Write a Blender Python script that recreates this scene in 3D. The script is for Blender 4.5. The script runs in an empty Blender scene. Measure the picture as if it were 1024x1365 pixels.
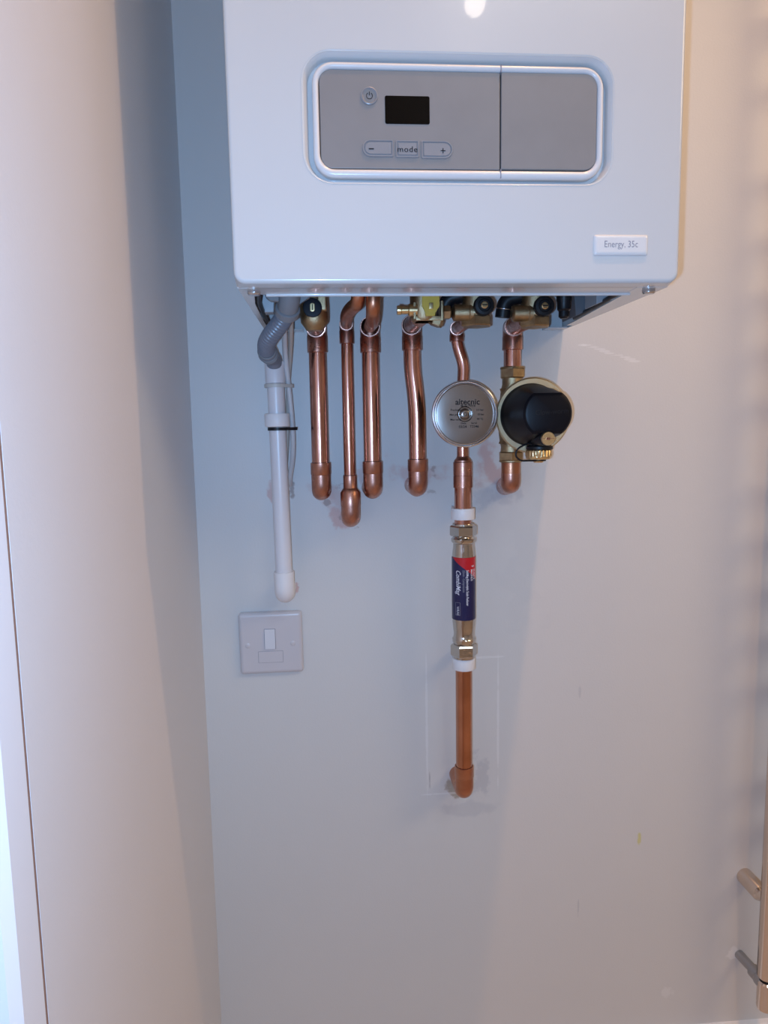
import bpy, bmesh, math, random
from mathutils import Vector, Matrix

random.seed(7)
SC = bpy.context.scene
COL = SC.collection

# ------------------------------------------------------------------ camera
CAM = Vector((0.0782, -0.9601, -0.1251))
YAW, PITCH, ROLL, FPX = 0.0762, 0.1204, 0.0173, 944.9222
FW = Vector((math.sin(YAW) * math.cos(PITCH), math.cos(YAW) * math.cos(PITCH), -math.sin(PITCH)))
R0 = Vector((math.cos(YAW), -math.sin(YAW), 0))
U0 = R0.cross(FW)
RT = R0 * math.cos(ROLL) - U0 * math.sin(ROLL)
UP = U0 * math.cos(ROLL) + R0 * math.sin(ROLL)
cam_d = bpy.data.cameras.new('camera')
cam = bpy.data.objects.new('camera', cam_d)
COL.objects.link(cam)
m3 = Matrix((RT, UP, -FW)).transposed()
cam.matrix_world = Matrix.Translation(CAM) @ m3.to_4x4()
cam_d.sensor_fit = 'VERTICAL'
cam_d.sensor_height = 36.0
cam_d.lens = 36.0 * FPX / 1365.0
cam_d.clip_start = 0.01
SC.camera = cam

# ------------------------------------------------------------------ world, lights, exposure
W = bpy.data.worlds.new('world')
SC.world = W
W.use_nodes = True
W.node_tree.nodes['Background'].inputs[0].default_value = (0.55, 0.6, 0.75, 1)
W.node_tree.nodes['Background'].inputs[1].default_value = 0.15
SC.view_settings.view_transform = 'Standard'
SC.view_settings.look = 'None'
SC.view_settings.gamma = 1.0
SC.view_settings.use_curve_mapping = False
SC.view_settings.exposure = 0.0


def light(name, kind, loc, energy, color, size=0.02, aim=None, size_y=None, spot=None, blend=0.5):
    d = bpy.data.lights.new(name, kind)
    d.energy = energy
    d.color = color
    if kind == 'AREA':
        d.size = size
        if size_y:
            d.shape = 'RECTANGLE'
            d.size_y = size_y
        else:
            d.shape = 'DISK'
    else:
        d.shadow_soft_size = size
    if kind == 'SPOT':
        d.spot_size = spot or math.radians(100)
        d.spot_blend = blend
    o = bpy.data.objects.new(name, d)
    o.location = loc
    if aim is not None:
        o.rotation_euler = (Vector(aim) - Vector(loc)).to_track_quat('-Z', 'Y').to_euler()
    COL.objects.link(o)
    return o


COOL = (0.30, 0.56, 0.96)
WARM = (1.0, 0.64, 0.40)
# phone flash, a few centimetres left of the lens
light('flash_light', 'SPOT', CAM + Vector((-0.017, 0, -0.010)), 16.5, COOL, 0.004,
      aim=CAM + FW, spot=math.radians(135), blend=0.5)
# warm ceiling downlights
light('downlight_over_boiler', 'SPOT', (0.544, -0.60, 1.28), 37.0, (1.0, 0.53, 0.24), 0.016,
      aim=(0.544, -0.60, 0), spot=math.radians(92), blend=0.75)
light('downlight_beside', 'POINT', (0.28, -0.76, 1.28), 3.0, WARM, 0.016)
light('downlight_behind', 'POINT', (0.609, -2.22, 1.28), 1.6, (1.0, 0.85, 0.7), 0.035)
light('daylight_right', 'AREA', (1.9, -1.3, 1.0), 9.6, (1.0, 0.72, 0.41), 0.8, aim=(0.6, 0, 0), size_y=0.5)
light('ceiling_fill', 'AREA', (0.8, -1.75, 1.32), 8.5, (0.65, 0.75, 0.82), 0.7, aim=(0.8, -1.6, 0), size_y=0.5)  # added soft fill for the lower wall, not a known fixture


def at(x, y, Y=0.0):
    """the point of the plane Y = const seen at photo pixel (x, y)"""
    d = FW + RT * ((x - 512) / FPX) - UP * ((y - 682.5) / FPX)
    return CAM + d * ((Y - CAM.y) / d.y)


def ppm(p):
    """photo pixels per metre at point p"""
    return FPX / ((p - CAM).dot(FW))


# ------------------------------------------------------------------ materials
MATS = {}


def mat(name, color, rough=0.5, metal=0.0, coat=0.0, bump=0.0, bscale=200.0, var=0.0, vscale=20.0,
        spec=0.5, tint=None, rvar=0.0):
    if name in MATS:
        return MATS[name]
    m = bpy.data.materials.new(name)
    m.use_nodes = True
    nt = m.node_tree
    b = nt.nodes['Principled BSDF']
    b.inputs['Base Color'].default_value = (*color, 1)
    b.inputs['Roughness'].default_value = rough
    b.inputs['Metallic'].default_value = metal
    b.inputs['Specular IOR Level'].default_value = spec
    b.inputs['Coat Weight'].default_value = coat
    tc = nt.nodes.new('ShaderNodeTexCoord')
    if var > 0 or rvar > 0:
        n = nt.nodes.new('ShaderNodeTexNoise')
        n.inputs['Scale'].default_value = vscale
        n.inputs['Detail'].default_value = 6
        nt.links.new(tc.outputs['Object'], n.inputs['Vector'])
        r = nt.nodes.new('ShaderNodeMapRange')
        r.inputs['From Min'].default_value = 0.35
        r.inputs['From Max'].default_value = 0.68
        nt.links.new(n.outputs['Fac'], r.inputs['Value'])
        if var > 0:
            mx = nt.nodes.new('ShaderNodeMix')
            mx.data_type = 'RGBA'
            t = tint or tuple(c * (1 - var) for c in color)
            mx.inputs[6].default_value = (*color, 1)
            mx.inputs[7].default_value = (*t, 1)
            nt.links.new(r.outputs[0], mx.inputs[0])
            nt.links.new(mx.outputs[2], b.inputs['Base Color'])
        if rvar > 0:
            rr = nt.nodes.new('ShaderNodeMapRange')
            rr.inputs['From Min'].default_value = 0.3
            rr.inputs['From Max'].default_value = 0.7
            rr.inputs['To Min'].default_value = max(0.02, rough - rvar)
            rr.inputs['To Max'].default_value = rough + rvar
            nt.links.new(n.outputs['Fac'], rr.inputs['Value'])
            nt.links.new(rr.outputs[0], b.inputs['Roughness'])
    if bump > 0:
        n2 = nt.nodes.new('ShaderNodeTexNoise')
        n2.inputs['Scale'].default_value = bscale
        n2.inputs['Detail'].default_value = 4
        nt.links.new(tc.outputs['Object'], n2.inputs['Vector'])
        bp = nt.nodes.new('ShaderNodeBump')
        bp.inputs['Strength'].default_value = bump
        bp.inputs['Distance'].default_value = 0.001
        nt.links.new(n2.outputs['Fac'], bp.inputs['Height'])
        nt.links.new(bp.outputs[0], b.inputs['Normal'])
    MATS[name] = m
    return m


M_ENAMEL = mat('white_enamel', (0.585, 0.60, 0.61), 0.22, coat=0.3, bump=0.03, bscale=500)
M_TRIMWHITE = mat('white_plastic_trim', (0.68, 0.68, 0.69), 0.25)
M_FASCIA = mat('grey_fascia', (0.245, 0.235, 0.235), 0.38, bump=0.02, bscale=2500, var=0.05, vscale=40)
M_BUTTON = mat('grey_button', (0.26, 0.26, 0.275), 0.28)
M_SCREEN = mat('black_screen', (0.004, 0.003, 0.0025), 0.15, spec=0.12)
M_INK = mat('dark_ink', (0.012, 0.012, 0.015), 0.6, spec=0.1)
M_GREYINK = mat('grey_ink', (0.25, 0.25, 0.3), 0.5)
M_BADGE = mat('badge_white', (0.72, 0.72, 0.72), 0.18, coat=0.4)
M_STEEL = mat('zinc_screw', (0.62, 0.62, 0.63), 0.25, 1.0)
M_INNER = mat('boiler_underside', (0.42, 0.43, 0.45), 0.5)
M_BOX = mat('grey_box_plastic', (0.28, 0.30, 0.33), 0.5)
M_BOXD = mat('dark_box_plastic', (0.13, 0.135, 0.15), 0.6)
M_SHEET = mat('zinc_sheet', (0.50, 0.53, 0.56), 0.4)
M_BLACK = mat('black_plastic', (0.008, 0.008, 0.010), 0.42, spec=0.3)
M_BLACKCAP = mat('black_filter_plastic', (0.004, 0.0045, 0.008), 0.42, spec=0.2, bump=0.05, bscale=1500)
M_NAVYCAP = mat('dark_cap', (0.004, 0.005, 0.011), 0.5, spec=0.2)
M_COPPER = mat('copper', (0.62, 0.33, 0.26), 0.185, 1.0, var=0.35, vscale=45, tint=(0.52, 0.25, 0.18), rvar=0.04,
               bump=0.03, bscale=900)
M_COPPERL = mat('copper_bright', (0.62, 0.29, 0.18), 0.20, 1.0, var=0.3, vscale=30, tint=(0.48, 0.21, 0.12), rvar=0.05,
                bump=0.05, bscale=700)
M_COPPERF = mat('copper_fitting', (0.60, 0.30, 0.22), 0.32, 1.0, var=0.45, vscale=60, tint=(0.40, 0.20, 0.15), rvar=0.10,
                bump=0.08, bscale=600)
M_COPPERB = mat('copper_burnished', (0.56, 0.26, 0.15), 0.36, 1.0, var=0.4, vscale=50, tint=(0.47, 0.20, 0.12),
                rvar=0.1, bump=0.08, bscale=500)
M_SOLDER = mat('solder', (0.30, 0.27, 0.26), 0.35, 1.0)
M_BRASS = mat('brass_cast', (0.50, 0.38, 0.22), 0.38, 1.0, bump=0.35, bscale=1400, var=0.4, vscale=80,
              tint=(0.33, 0.23, 0.13))
M_BRASSS = mat('brass_turned', (0.80, 0.60, 0.32), 0.30, 1.0, bump=0.06, bscale=1500)
M_BRASSP = mat('brass_sandy', (0.60, 0.49, 0.31), 0.42, 1.0, bump=0.6, bscale=1600)
M_YELLOW = mat('yellow_valve_plate', (0.58, 0.40, 0.05), 0.4)
M_NICKEL = mat('nickel_plate', (0.56, 0.52, 0.47), 0.09, 1.0, bump=0.25, bscale=160)
M_CHROME = mat('chrome', (0.72, 0.60, 0.50), 0.16, 1.0)
M_CHROMEG = mat('chrome_tail', (0.42, 0.42, 0.43), 0.3, 1.0)
M_STAIN = mat('stainless', (0.30, 0.275, 0.255), 0.24, 1.0, bump=0.04, bscale=900)
M_RIM = mat('stainless_rim', (0.80, 0.80, 0.82), 0.22, 1.0)
M_PVC = mat('white_pvc', (0.73, 0.70, 0.715), 0.32)
M_PVCB = mat('white_clip', (0.80, 0.77, 0.77), 0.45)
M_HOSE = mat('grey_hose', (0.17, 0.18, 0.215), 0.33)
M_HOSEC = mat('grey_hose_cuff', (0.22, 0.225, 0.24), 0.45)
M_CABLE = mat('white_cable', (0.60, 0.58, 0.58), 0.45)
M_CABLEB = mat('cream_cable', (0.52, 0.44, 0.38), 0.5)
M_TIE = mat('natural_tie', (0.55, 0.52, 0.48), 0.45)
M_PLATE = mat('switch_plastic', (0.60, 0.57, 0.59), 0.28)
M_ROCKER = mat('switch_rocker', (0.68, 0.68, 0.72), 0.25)
M_TRIM = mat('door_trim_paint', (0.80, 0.80, 0.83), 0.4)
M_DOOR = mat('door_paint', (0.50, 0.42, 0.41), 0.45)
M_GAP = mat('brown_gap', (0.28, 0.17, 0.13), 0.8)
M_FLOOR = mat('grey_floor', (0.60, 0.51, 0.45), 0.5, var=0.1, vscale=6)
M_CEIL = mat('ceiling_paint', (0.75, 0.74, 0.72), 0.8)
M_NAVY = mat('label_white', (0.70, 0.70, 0.76), 0.4)


def wall_material(name, base, stains_shine=(), lines=()):
    """matt wall paint; stains_shine = stains and painted highlights (x, z, rx, rz, colour, strength, noise scale, threshold), in metres on the wall"""
    m = bpy.data.materials.new(name)
    m.use_nodes = True
    nt = m.node_tree
    N, L = nt.nodes, nt.links
    b = N['Principled BSDF']
    b.inputs['Roughness'].default_value = 0.42
    b.inputs['Specular IOR Level'].default_value = 0.35
    geo = N.new('ShaderNodeNewGeometry')
    sep = N.new('ShaderNodeSeparateXYZ')
    L.new(geo.outputs['Position'], sep.inputs[0])

    def math_(op, a, c=None):
        n = N.new('ShaderNodeMath')
        n.operation = op
        for i, v in enumerate((a, c)):
            if v is None:
                continue
            if isinstance(v, (int, float)):
                n.inputs[i].default_value = v
            else:
                L.new(v, n.inputs[i])
        return n.outputs[0]

    def noise(scale, detail=5):
        n = N.new('ShaderNodeTexNoise')
        n.inputs['Scale'].default_value = scale
        n.inputs['Detail'].default_value = detail
        L.new(geo.outputs['Position'], n.inputs['Vector'])
        return n.outputs['Fac']

    n1 = noise(3.0)
    mx = N.new('ShaderNodeMix')
    mx.data_type = 'RGBA'
    mx.inputs[6].default_value = (*[c * 0.975 for c in base], 1)
    mx.inputs[7].default_value = (*[min(1, c * 1.02) for c in base], 1)
    L.new(n1, mx.inputs[0])
    cur = mx.outputs[2]
    nz = {}
    for (x, z, rx, rz, colr, stg, ns, thr) in stains_shine:
        if ns not in nz:
            nz[ns] = noise(ns, 6)
        dx = math_('DIVIDE', math_('SUBTRACT', sep.outputs[0], x), rx)
        dz = math_('DIVIDE', math_('SUBTRACT', sep.outputs[2], z), rz)
        d = math_('SQRT', math_('ADD', math_('MULTIPLY', dx, dx), math_('MULTIPLY', dz, dz)))
        v = math_('ADD', math_('SUBTRACT', 1.0, d), math_('MULTIPLY', math_('SUBTRACT', nz[ns], 0.5), 3.0))
        mr = N.new('ShaderNodeMapRange')
        mr.interpolation_type = 'SMOOTHSTEP'
        mr.inputs['From Min'].default_value = thr
        mr.inputs['From Max'].default_value = thr + 0.45
        mr.inputs['To Max'].default_value = stg
        L.new(v, mr.inputs['Value'])
        # nothing beyond the patch itself
        lim = N.new('ShaderNodeMapRange')
        lim.inputs['From Min'].default_value = 1.25
        lim.inputs['From Max'].default_value = 0.9
        L.new(d, lim.inputs['Value'])
        f = math_('MULTIPLY', mr.outputs[0], lim.outputs[0])
        k = N.new('ShaderNodeMix')
        k.data_type = 'RGBA'
        L.new(f, k.inputs[0])
        L.new(cur, k.inputs[6])
        k.inputs[7].default_value = (*colr, 1)
        cur = k.outputs[2]
    L.new(cur, b.inputs['Base Color'])
    n2 = noise(350.0, 3)
    n3 = noise(9.0, 3)
    bp = N.new('ShaderNodeBump')
    bp.inputs['Strength'].default_value = 0.12
    bp.inputs['Distance'].default_value = 0.001
    L.new(math_('ADD', n2, math_('MULTIPLY', n3, 6.0)), bp.inputs['Height'])
    L.new(bp.outputs[0], b.inputs['Normal'])
    return m


PINK = (0.60, 0.39, 0.35)
DIRT = (0.30, 0.22, 0.19)
GREY = (0.50, 0.50, 0.52)
WHT = (0.86, 0.85, 0.85)
INKY = (0.25, 0.22, 0.24)


def S(px, py, rx, ry, colr, stg, ns, thr):
    p = at(px, py)
    s = ppm(p)
    return (p.x, p.z, rx / s, ry / s, colr, stg, ns, thr)


BACK_STAINS_SHINE = [
    S(560, 640, 42, 34, PINK, 0.6, 30, 0.15),
    S(440, 655, 30, 24, PINK, 0.55, 30, 0.15),
    S(458, 690, 20, 22, PINK, 0.8, 40, 0.1),
    S(500, 628, 36, 24, PINK, 0.6, 35, 0.2),
    S(463, 668, 36, 22, PINK, 0.55, 35, 0.2),
    S(655, 625, 30, 36, PINK, 0.8, 30, 0.2),
    S(672, 655, 30, 18, GREY, 0.6, 40, 0.1),
    S(365, 655, 9, 34, PINK, 0.8, 40, 0.2),
    S(389, 652, 5, 12, DIRT, 0.8, 80, 0.1),
    S(436, 670, 10, 8, DIRT, 0.7, 90, 0.35),
    S(478, 703, 8, 6, DIRT, 0.75, 90, 0.25),
    S(455, 690, 8, 9, DIRT, 0.6, 90, 0.35),
    S(578, 628, 9, 12, DIRT, 0.5, 120, 0.5),
    S(575, 655, 14, 8, DIRT, 0.4, 120, 0.5),
    S(606, 1050, 15, 16, (0.33, 0.27, 0.2), 0.75, 60, 0.1),
    S(640, 1035, 22, 46, GREY, 0.6, 60, 0.35),
    S(625, 1077, 38, 14, GREY, 0.45, 30, 0.0),
    S(395, 784, 5, 12, PINK, 0.9, 90, 0.2),
    S(853, 1118, 4, 10, (0.62, 0.58, 0.25), 0.85, 40, 0.0),
    S(889, 1323, 10, 9, WHT, 0.28, 60, 0.1),
    S(977, 1272, 9, 11, WHT, 0.5, 80, 0.0),
    S(640, 660, 55, 32, GREY, 0.35, 60, 0.4),
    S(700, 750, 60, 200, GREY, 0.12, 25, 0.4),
    S(450, 648, 80, 18, DIRT, 0.3, 220, 0.8),
    S(569, 965, 1.6, 92, WHT, 0.35, 60, -0.3),
    S(664, 965, 1.6, 92, WHT, 0.35, 60, -0.3),
    S(590, 1058, 26, 1.6, WHT, 0.35, 60, -0.3),
    S(650, 876, 22, 1.6, WHT, 0.35, 60, -0.3),
    S(573, 1040, 0.8, 11, INKY, 0.5, 60, -0.3),
    S(775, 460.0, 9, 1.5, WHT, 0.4, 60, -0.1),  # from here, pale streak painting in a glossy highlight along a fine crack
    S(783, 460.0, 9, 1.5, WHT, 0.4, 60, -0.1),
    S(791, 462.7, 9, 1.5, WHT, 0.4, 60, -0.1),
    S(799, 465.4, 9, 1.5, WHT, 0.4, 60, -0.1),
    S(807, 468.1, 9, 1.5, WHT, 0.4, 60, -0.1),
    S(815, 470.8, 9, 1.5, WHT, 0.4, 60, -0.1),
    S(823, 473.5, 9, 1.5, WHT, 0.4, 60, -0.1),
    S(831, 476.2, 9, 1.5, WHT, 0.4, 60, -0.1),
    S(839, 478.9, 9, 1.5, WHT, 0.4, 60, -0.1),
    S(847, 481.6, 9, 1.5, WHT, 0.4, 60, -0.1),
    S(773, 925, 2.2, 12, GREY, 0.5, 60, 0.1),
    S(771, 1210, 1.2, 14, GREY, 0.6, 60, 0.0),
    S(508, 450, 22, 50, WHT, 0.55, 420, 0.95),
]
WALLC = (0.66, 0.645, 0.63)
M_WALL = wall_material('wall_paint_back', WALLC, BACK_STAINS_SHINE)
M_WALLP = wall_material('wall_paint', (0.72, 0.705, 0.715))


# ------------------------------------------------------------------ mesh helpers
ORIGIN = {}


def finish(name, bm, material, parent=None, smooth=35):
    me = bpy.data.meshes.new(name)
    bmesh.ops.remove_doubles(bm, verts=bm.verts, dist=1e-6)
    bmesh.ops.recalc_face_normals(bm, faces=bm.faces)
    bm.to_mesh(me)
    bm.free()
    me.materials.append(material)
    o = bpy.data.objects.new(name, me)
    COL.objects.link(o)
    if parent is not None:
        off = ORIGIN[parent.name]
        for v in me.vertices:
            v.co -= off
        o.parent = parent
        ORIGIN[o.name] = off
    if smooth:
        for p in me.polygons:
            p.use_smooth = True
        me.set_sharp_from_angle(angle=math.radians(smooth))
    me.update()
    return o


def thing(name, label, cat, loc=(0, 0, 0), group=None):
    o = bpy.data.objects.new(name, None)
    o.empty_display_size = 0.02
    COL.objects.link(o)
    o.location = loc
    ORIGIN[o.name] = Vector(loc)
    o['label'] = label
    o['category'] = cat
    if group:
        o['group'] = group
    return o


def tag(o, label, cat, group=None):
    o['label'] = label
    o['category'] = cat
    if group:
        o['group'] = group
    return o


def struct(name, bm, material, smooth=None):
    o = finish(name, bm, material, None, smooth)
    o['kind'] = 'structure'
    return o


def basis(axis):
    a = Vector(axis).normalized()
    h = Vector((0, 0, 1)) if abs(a.z) < 0.9 else Vector((0, -1, 0))
    u = h.cross(a).normalized()
    return u, a.cross(u).normalized(), a


def lathe(bm, prof, org, axis=(0, 0, 1), seg=40, sides=None, phase=0.0, cap=True):
    """prof = [(radius, height)]; sides={index: n} not needed: seg=6 gives a hexagon"""
    u, v, a = basis(axis)
    org = Vector(org)
    rings = []
    for r, h in prof:
        ring = []
        for i in range(seg):
            t = 2 * math.pi * i / seg + phase
            ring.append(bm.verts.new(org + a * h + (u * math.cos(t) + v * math.sin(t)) * max(r, 1e-5)))
        rings.append(ring)
    for A, B in zip(rings, rings[1:]):
        for i in range(seg):
            bm.faces.new((A[i], A[(i + 1) % seg], B[(i + 1) % seg], B[i]))
    if cap:
        bm.faces.new(rings[0])
        bm.faces.new(rings[-1])
    return bm


def hexnut(bm, org, axis, r, h, phase=0.0):
    """hexagon nut with chamfered ends: a real six-sided prism of corner radius r"""
    c = r * 0.92
    lathe(bm, [(c, 0), (r, h * 0.12), (r, h * 0.88), (c, h)], org, axis, 6, phase=phase)
    return bm


def smooth_path(pts, n=10, bend=None):
    """round the corners of a polyline with quadratic arcs"""
    pts = [Vector(p) for p in pts]
    out = [pts[0]]
    for i in range(1, len(pts) - 1):
        a, b, c = pts[i - 1], pts[i], pts[i + 1]
        la, lc = (a - b).length, (c - b).length
        k = min(la, lc) * 0.5
        if bend:
            k = min(k, bend)
        p, q = b + (a - b).normalized() * k, b + (c - b).normalized() * k
        for j in range(n + 1):
            t = j / n
            out.append(p * (1 - t) ** 2 + b * 2 * t * (1 - t) + q * t * t)
    out.append(pts[-1])
    res = [out[0]]
    for p in out[1:]:
        if (p - res[-1]).length > 1e-6:
            res.append(p)
    return res


def resample(pts, step):
    out = [pts[0].copy()]
    acc = 0.0
    for a, b in zip(pts, pts[1:]):
        L = (b - a).length
        d = step - acc
        while d <= L:
            out.append(a.lerp(b, d / L))
            d += step
        acc = L - (d - step)
    out.append(pts[-1].copy())
    return out


def tube(bm, pts, rad, seg=24, cap=True):
    pts = [Vector(p) for p in pts]
    n = len(pts)
    rr = rad if callable(rad) else (lambda i, t: rad)
    tang = []
    for i in range(n):
        a = pts[max(0, i - 1)]
        b = pts[min(n - 1, i + 1)]
        tang.append((b - a).normalized())
    u, v, _ = basis(tang[0])
    rings = []
    for i in range(n):
        t = tang[i]
        u = (u - t * u.dot(t)).normalized()
        v = t.cross(u)
        r = rr(i, i / (n - 1))
        rings.append([bm.verts.new(pts[i] + (u * math.cos(2 * math.pi * k / seg) + v * math.sin(2 * math.pi * k / seg)) * r)
                      for k in range(seg)])
    for A, B in zip(rings, rings[1:]):
        for k in range(seg):
            bm.faces.new((A[k], A[(k + 1) % seg], B[(k + 1) % seg], B[k]))
    if cap:
        bm.faces.new(rings[0])
        bm.faces.new(rings[-1])
    return bm


def torus(bm, org, axis, R, r, seg=40, sub=10, sx=1.0):
    u, v, a = basis(axis)
    org = Vector(org)
    rings = []
    for i in range(seg):
        t = 2 * math.pi * i / seg
        d = u * math.cos(t) * sx + v * math.sin(t)
        rings.append([bm.verts.new(org + d * (R + r * math.cos(2 * math.pi * k / sub)) + a * r * math.sin(2 * math.pi * k / sub))
                      for k in range(sub)])
    for i in range(seg):
        A, B = rings[i], rings[(i + 1) % seg]
        for k in range(sub):
            bm.faces.new((A[k], A[(k + 1) % sub], B[(k + 1) % sub], B[k]))
    return bm


def rrect(x0, x1, z0, z1, r, n=8):
    """rounded rectangle; r is one radius or (bl, br, tr, tl)"""
    if isinstance(r, (int, float)):
        r = (r, r, r, r)
    out = []
    for (cx, cz, a0, q) in ((x0 + r[0], z0 + r[0], math.pi, r[0]), (x1 - r[1], z0 + r[1], 1.5 * math.pi, r[1]),
                            (x1 - r[2], z1 - r[2], 0, r[2]), (x0 + r[3], z1 - r[3], 0.5 * math.pi, r[3])):
        for i in range(n + 1):
            t = a0 + 0.5 * math.pi * i / n
            out.append((cx + q * math.cos(t), cz + q * math.sin(t)))
    return out


def loft(bm, secs, cap0=True, cap1=True, place=None):
    """secs = [(x0, x1, z0, z1, r, Y)] rounded rectangles joined front to back"""
    rings = []
    for (x0, x1, z0, z1, r, Y) in secs:
        pts = rrect(x0, x1, z0, z1, r)
        rings.append([bm.verts.new(place(x, Y, z) if place else Vector((x, Y, z))) for x, z in pts])
    n = len(rings[0])
    for A, B in zip(rings, rings[1:]):
        for k in range(n):
            bm.faces.new((A[k], A[(k + 1) % n], B[(k + 1) % n], B[k]))
    if cap0:
        bm.faces.new(rings[0])
    if cap1:
        bm.faces.new(rings[-1])
    return bm


def pill(bm, x0, x1, z0, z1, r, Yb, Yf, e=0.001):
    """raised rounded slab from Yb (back) to Yf (front) with a softened front edge"""
    def cr(q, d):
        if isinstance(q, (int, float)):
            return max(q - d, 0.0001)
        return tuple(max(k - d, 0.0001) for k in q)
    secs = [(x0, x1, z0, z1, cr(r, 0), Yb)]
    for i in range(5):
        t = i / 4 * math.pi / 2
        d = e * (1 - math.cos(t))
        secs.append((x0 + d, x1 - d, z0 + d, z1 - d, cr(r, d), Yf + e * (1 - math.sin(t))))
    x0_, x1_, z0_, z1_, r_, Y_ = secs[-1]
    g_ = min(0.0004, (x1_ - x0_) * 0.1, (z1_ - z0_) * 0.1)
    secs.append((x0_ + g_, x1_ - g_, z0_ + g_, z1_ - g_, r_, Y_))
    return loft(bm, secs)


def box(bm, x0, x1, y0, y1, z0, z1, bev=0.0):
    r = bmesh.ops.create_cube(bm, size=1)
    for v in r['verts']:
        v.co = Vector(((x0 + x1) / 2 + v.co.x * (x1 - x0), (y0 + y1) / 2 + v.co.y * (y1 - y0),
                       (z0 + z1) / 2 + v.co.z * (z1 - z0)))
    if bev > 0:
        es = {e for v in r['verts'] for e in v.link_edges}
        bmesh.ops.bevel(bm, geom=list(es), offset=bev, segments=3, affect='EDGES', profile=0.6)
    return bm


def text_mesh(body, size, name, parent, material, fn, bold=0.0, shear=0.0, extrude=0.0, align='CENTER', sx=1.0, space=1.0, bend=False):
    """text turned into a mesh; fn(x, y, z) gives the world point"""
    c = bpy.data.curves.new(name, 'FONT')
    c.body = body
    c.size = size
    c.shear = shear
    c.offset = bold
    c.align_x = align
    c.align_y = 'CENTER'
    c.space_character = space
    c.resolution_u = 3
    t = bpy.data.objects.new(name + '_tmp', c)
    COL.objects.link(t)
    dg = bpy.context.evaluated_depsgraph_get()
    me = bpy.data.meshes.new_from_object(t.evaluated_get(dg))
    bpy.data.objects.remove(t)
    bpy.data.curves.remove(c)
    me.name = name
    off = ORIGIN[parent.name]
    if bend:
        tb = bmesh.new()
        tb.from_mesh(me)
        bmesh.ops.subdivide_edges(tb, edges=[e for e in tb.edges if e.calc_length() > 0.0006], cuts=3, use_grid_fill=False)
        bmesh.ops.triangulate(tb, faces=tb.faces)
        tb.to_mesh(me)
        tb.free()
    for v in me.vertices:
        v.co = Vector(fn(v.co.x * sx, v.co.y, v.co.z)) - off
    me.materials.clear()
    me.materials.append(material)
    o = bpy.data.objects.new(name, me)
    COL.objects.link(o)
    o.parent = parent
    ORIGIN[o.name] = off
    return o


B = bmesh.new

# ------------------------------------------------------------------ the room
XL, XR, YF, ZF, ZC = -0.101, 2.3, -2.6, -1.165, 1.35
struct('wall_back', box(B(), XL - 0.1, XR + 0.1, 0, 0.1, ZF - 0.05, ZC + 0.05), M_WALL)
struct('wall_left', box(B(), XL - 0.1, XL, -0.553, 0, ZF - 0.05, ZC + 0.05), M_WALLP)
struct('wall_right', box(B(), XR, XR + 0.1, YF, 0, ZF - 0.05, ZC + 0.05), M_WALLP)
struct('wall_front', box(B(), XL - 0.2, XR + 0.1, YF - 0.1, YF, ZF - 0.05, ZC + 0.05), M_WALLP)
struct('floor', box(B(), XL - 0.2, XR + 0.1, YF, 0.0, ZF - 0.05, ZF), M_FLOOR)
struct('ceiling', box(B(), XL - 0.2, XR + 0.1, YF, 0.0, ZC, ZC + 0.05), M_CEIL)
# skirting board along the back wall
bm = B()
skz = -1.0572
prof = [(0, ZF), (-0.018, ZF), (-0.018, skz - 0.012), (-0.014, skz - 0.004), (-0.008, skz), (0, skz)]
vs = [[bm.verts.new((x, y, z)) for y, z in prof] for x in (XL, XR)]
for i in range(len(prof)):
    j = (i + 1) % len(prof)
    bm.faces.new((vs[0][i], vs[0][j], vs[1][j], vs[1][i]))
bm.faces.new(vs[0])
bm.faces.new(vs[1])
struct('baseboard_back', bm, M_TRIM)


def extrude_z(name, outline, material, z0=ZF, z1=ZC):
    bm = B()
    a = [bm.verts.new((x, y, z0)) for x, y in outline]
    b = [bm.verts.new((x, y, z1)) for x, y in outline]
    n = len(a)
    for i in range(n):
        bm.faces.new((a[i], a[(i + 1) % n], b[(i + 1) % n], b[i]))
    bm.faces.new(a)
    bm.faces.new(b)
    return struct(name, bm, material)


# door lining at the near end of the left wall: a thin open joint, a flat board, its chamfer and the stop behind
extrude_z('trim_2', [(XL - 0.1, -0.553), (XL - 0.0003, -0.553), (XL - 0.0003, -0.5565), (XL - 0.1, -0.5565)], M_GAP)
extrude_z('trim_1', [(XL - 0.1, -0.5565), (XL, -0.5565), (XL, -0.5835), (XL - 0.0045, -0.5905), (XL - 0.1, -0.5905)], M_TRIM)
extrude_z('door_1', [(XL - 0.1, -0.5910), (XL - 0.012, -0.5910), (XL - 0.016, YF), (XL - 0.1, YF)], M_DOOR)

# ------------------------------------------------------------------ boiler
BW, BD, BH = 0.3999, 0.3181, 0.70
boiler = thing('wall_boiler', 'white enamelled wall-hung boiler with a grey control panel, above all the copper pipes',
               'boiler', (BW / 2, 0, 0))
fy = -BD
bm = B()
# pressed front cover with rounded edges
secs = [(0, BW, 0, BH, 0.0015, fy + 0.022)]
for i in range(6):
    t_ = i / 5 * math.pi / 2
    d = 0.0035 * (1 - math.cos(t_))
    secs.append((d, BW - d, d, BH - d, 0.010 - d, fy + 0.0035 * (1 - math.sin(t_))))
secs.append((0.0042, BW - 0.0042, 0.0042, BH - 0.0042, 0.006, fy))
loft(bm, secs)
# side panels and top
box(bm, 0.0006, 0.0026, fy + 0.02, -0.0005, 0.0, BH - 0.001)
box(bm, BW - 0.0026, BW - 0.0006, fy + 0.02, -0.0005, 0.0, BH - 0.001)
box(bm, 0.001, BW - 0.001, fy + 0.02, -0.0005, BH - 0.003, BH - 0.001)
cover = finish('casing', bm, M_ENAMEL, boiler, 40)
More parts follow.
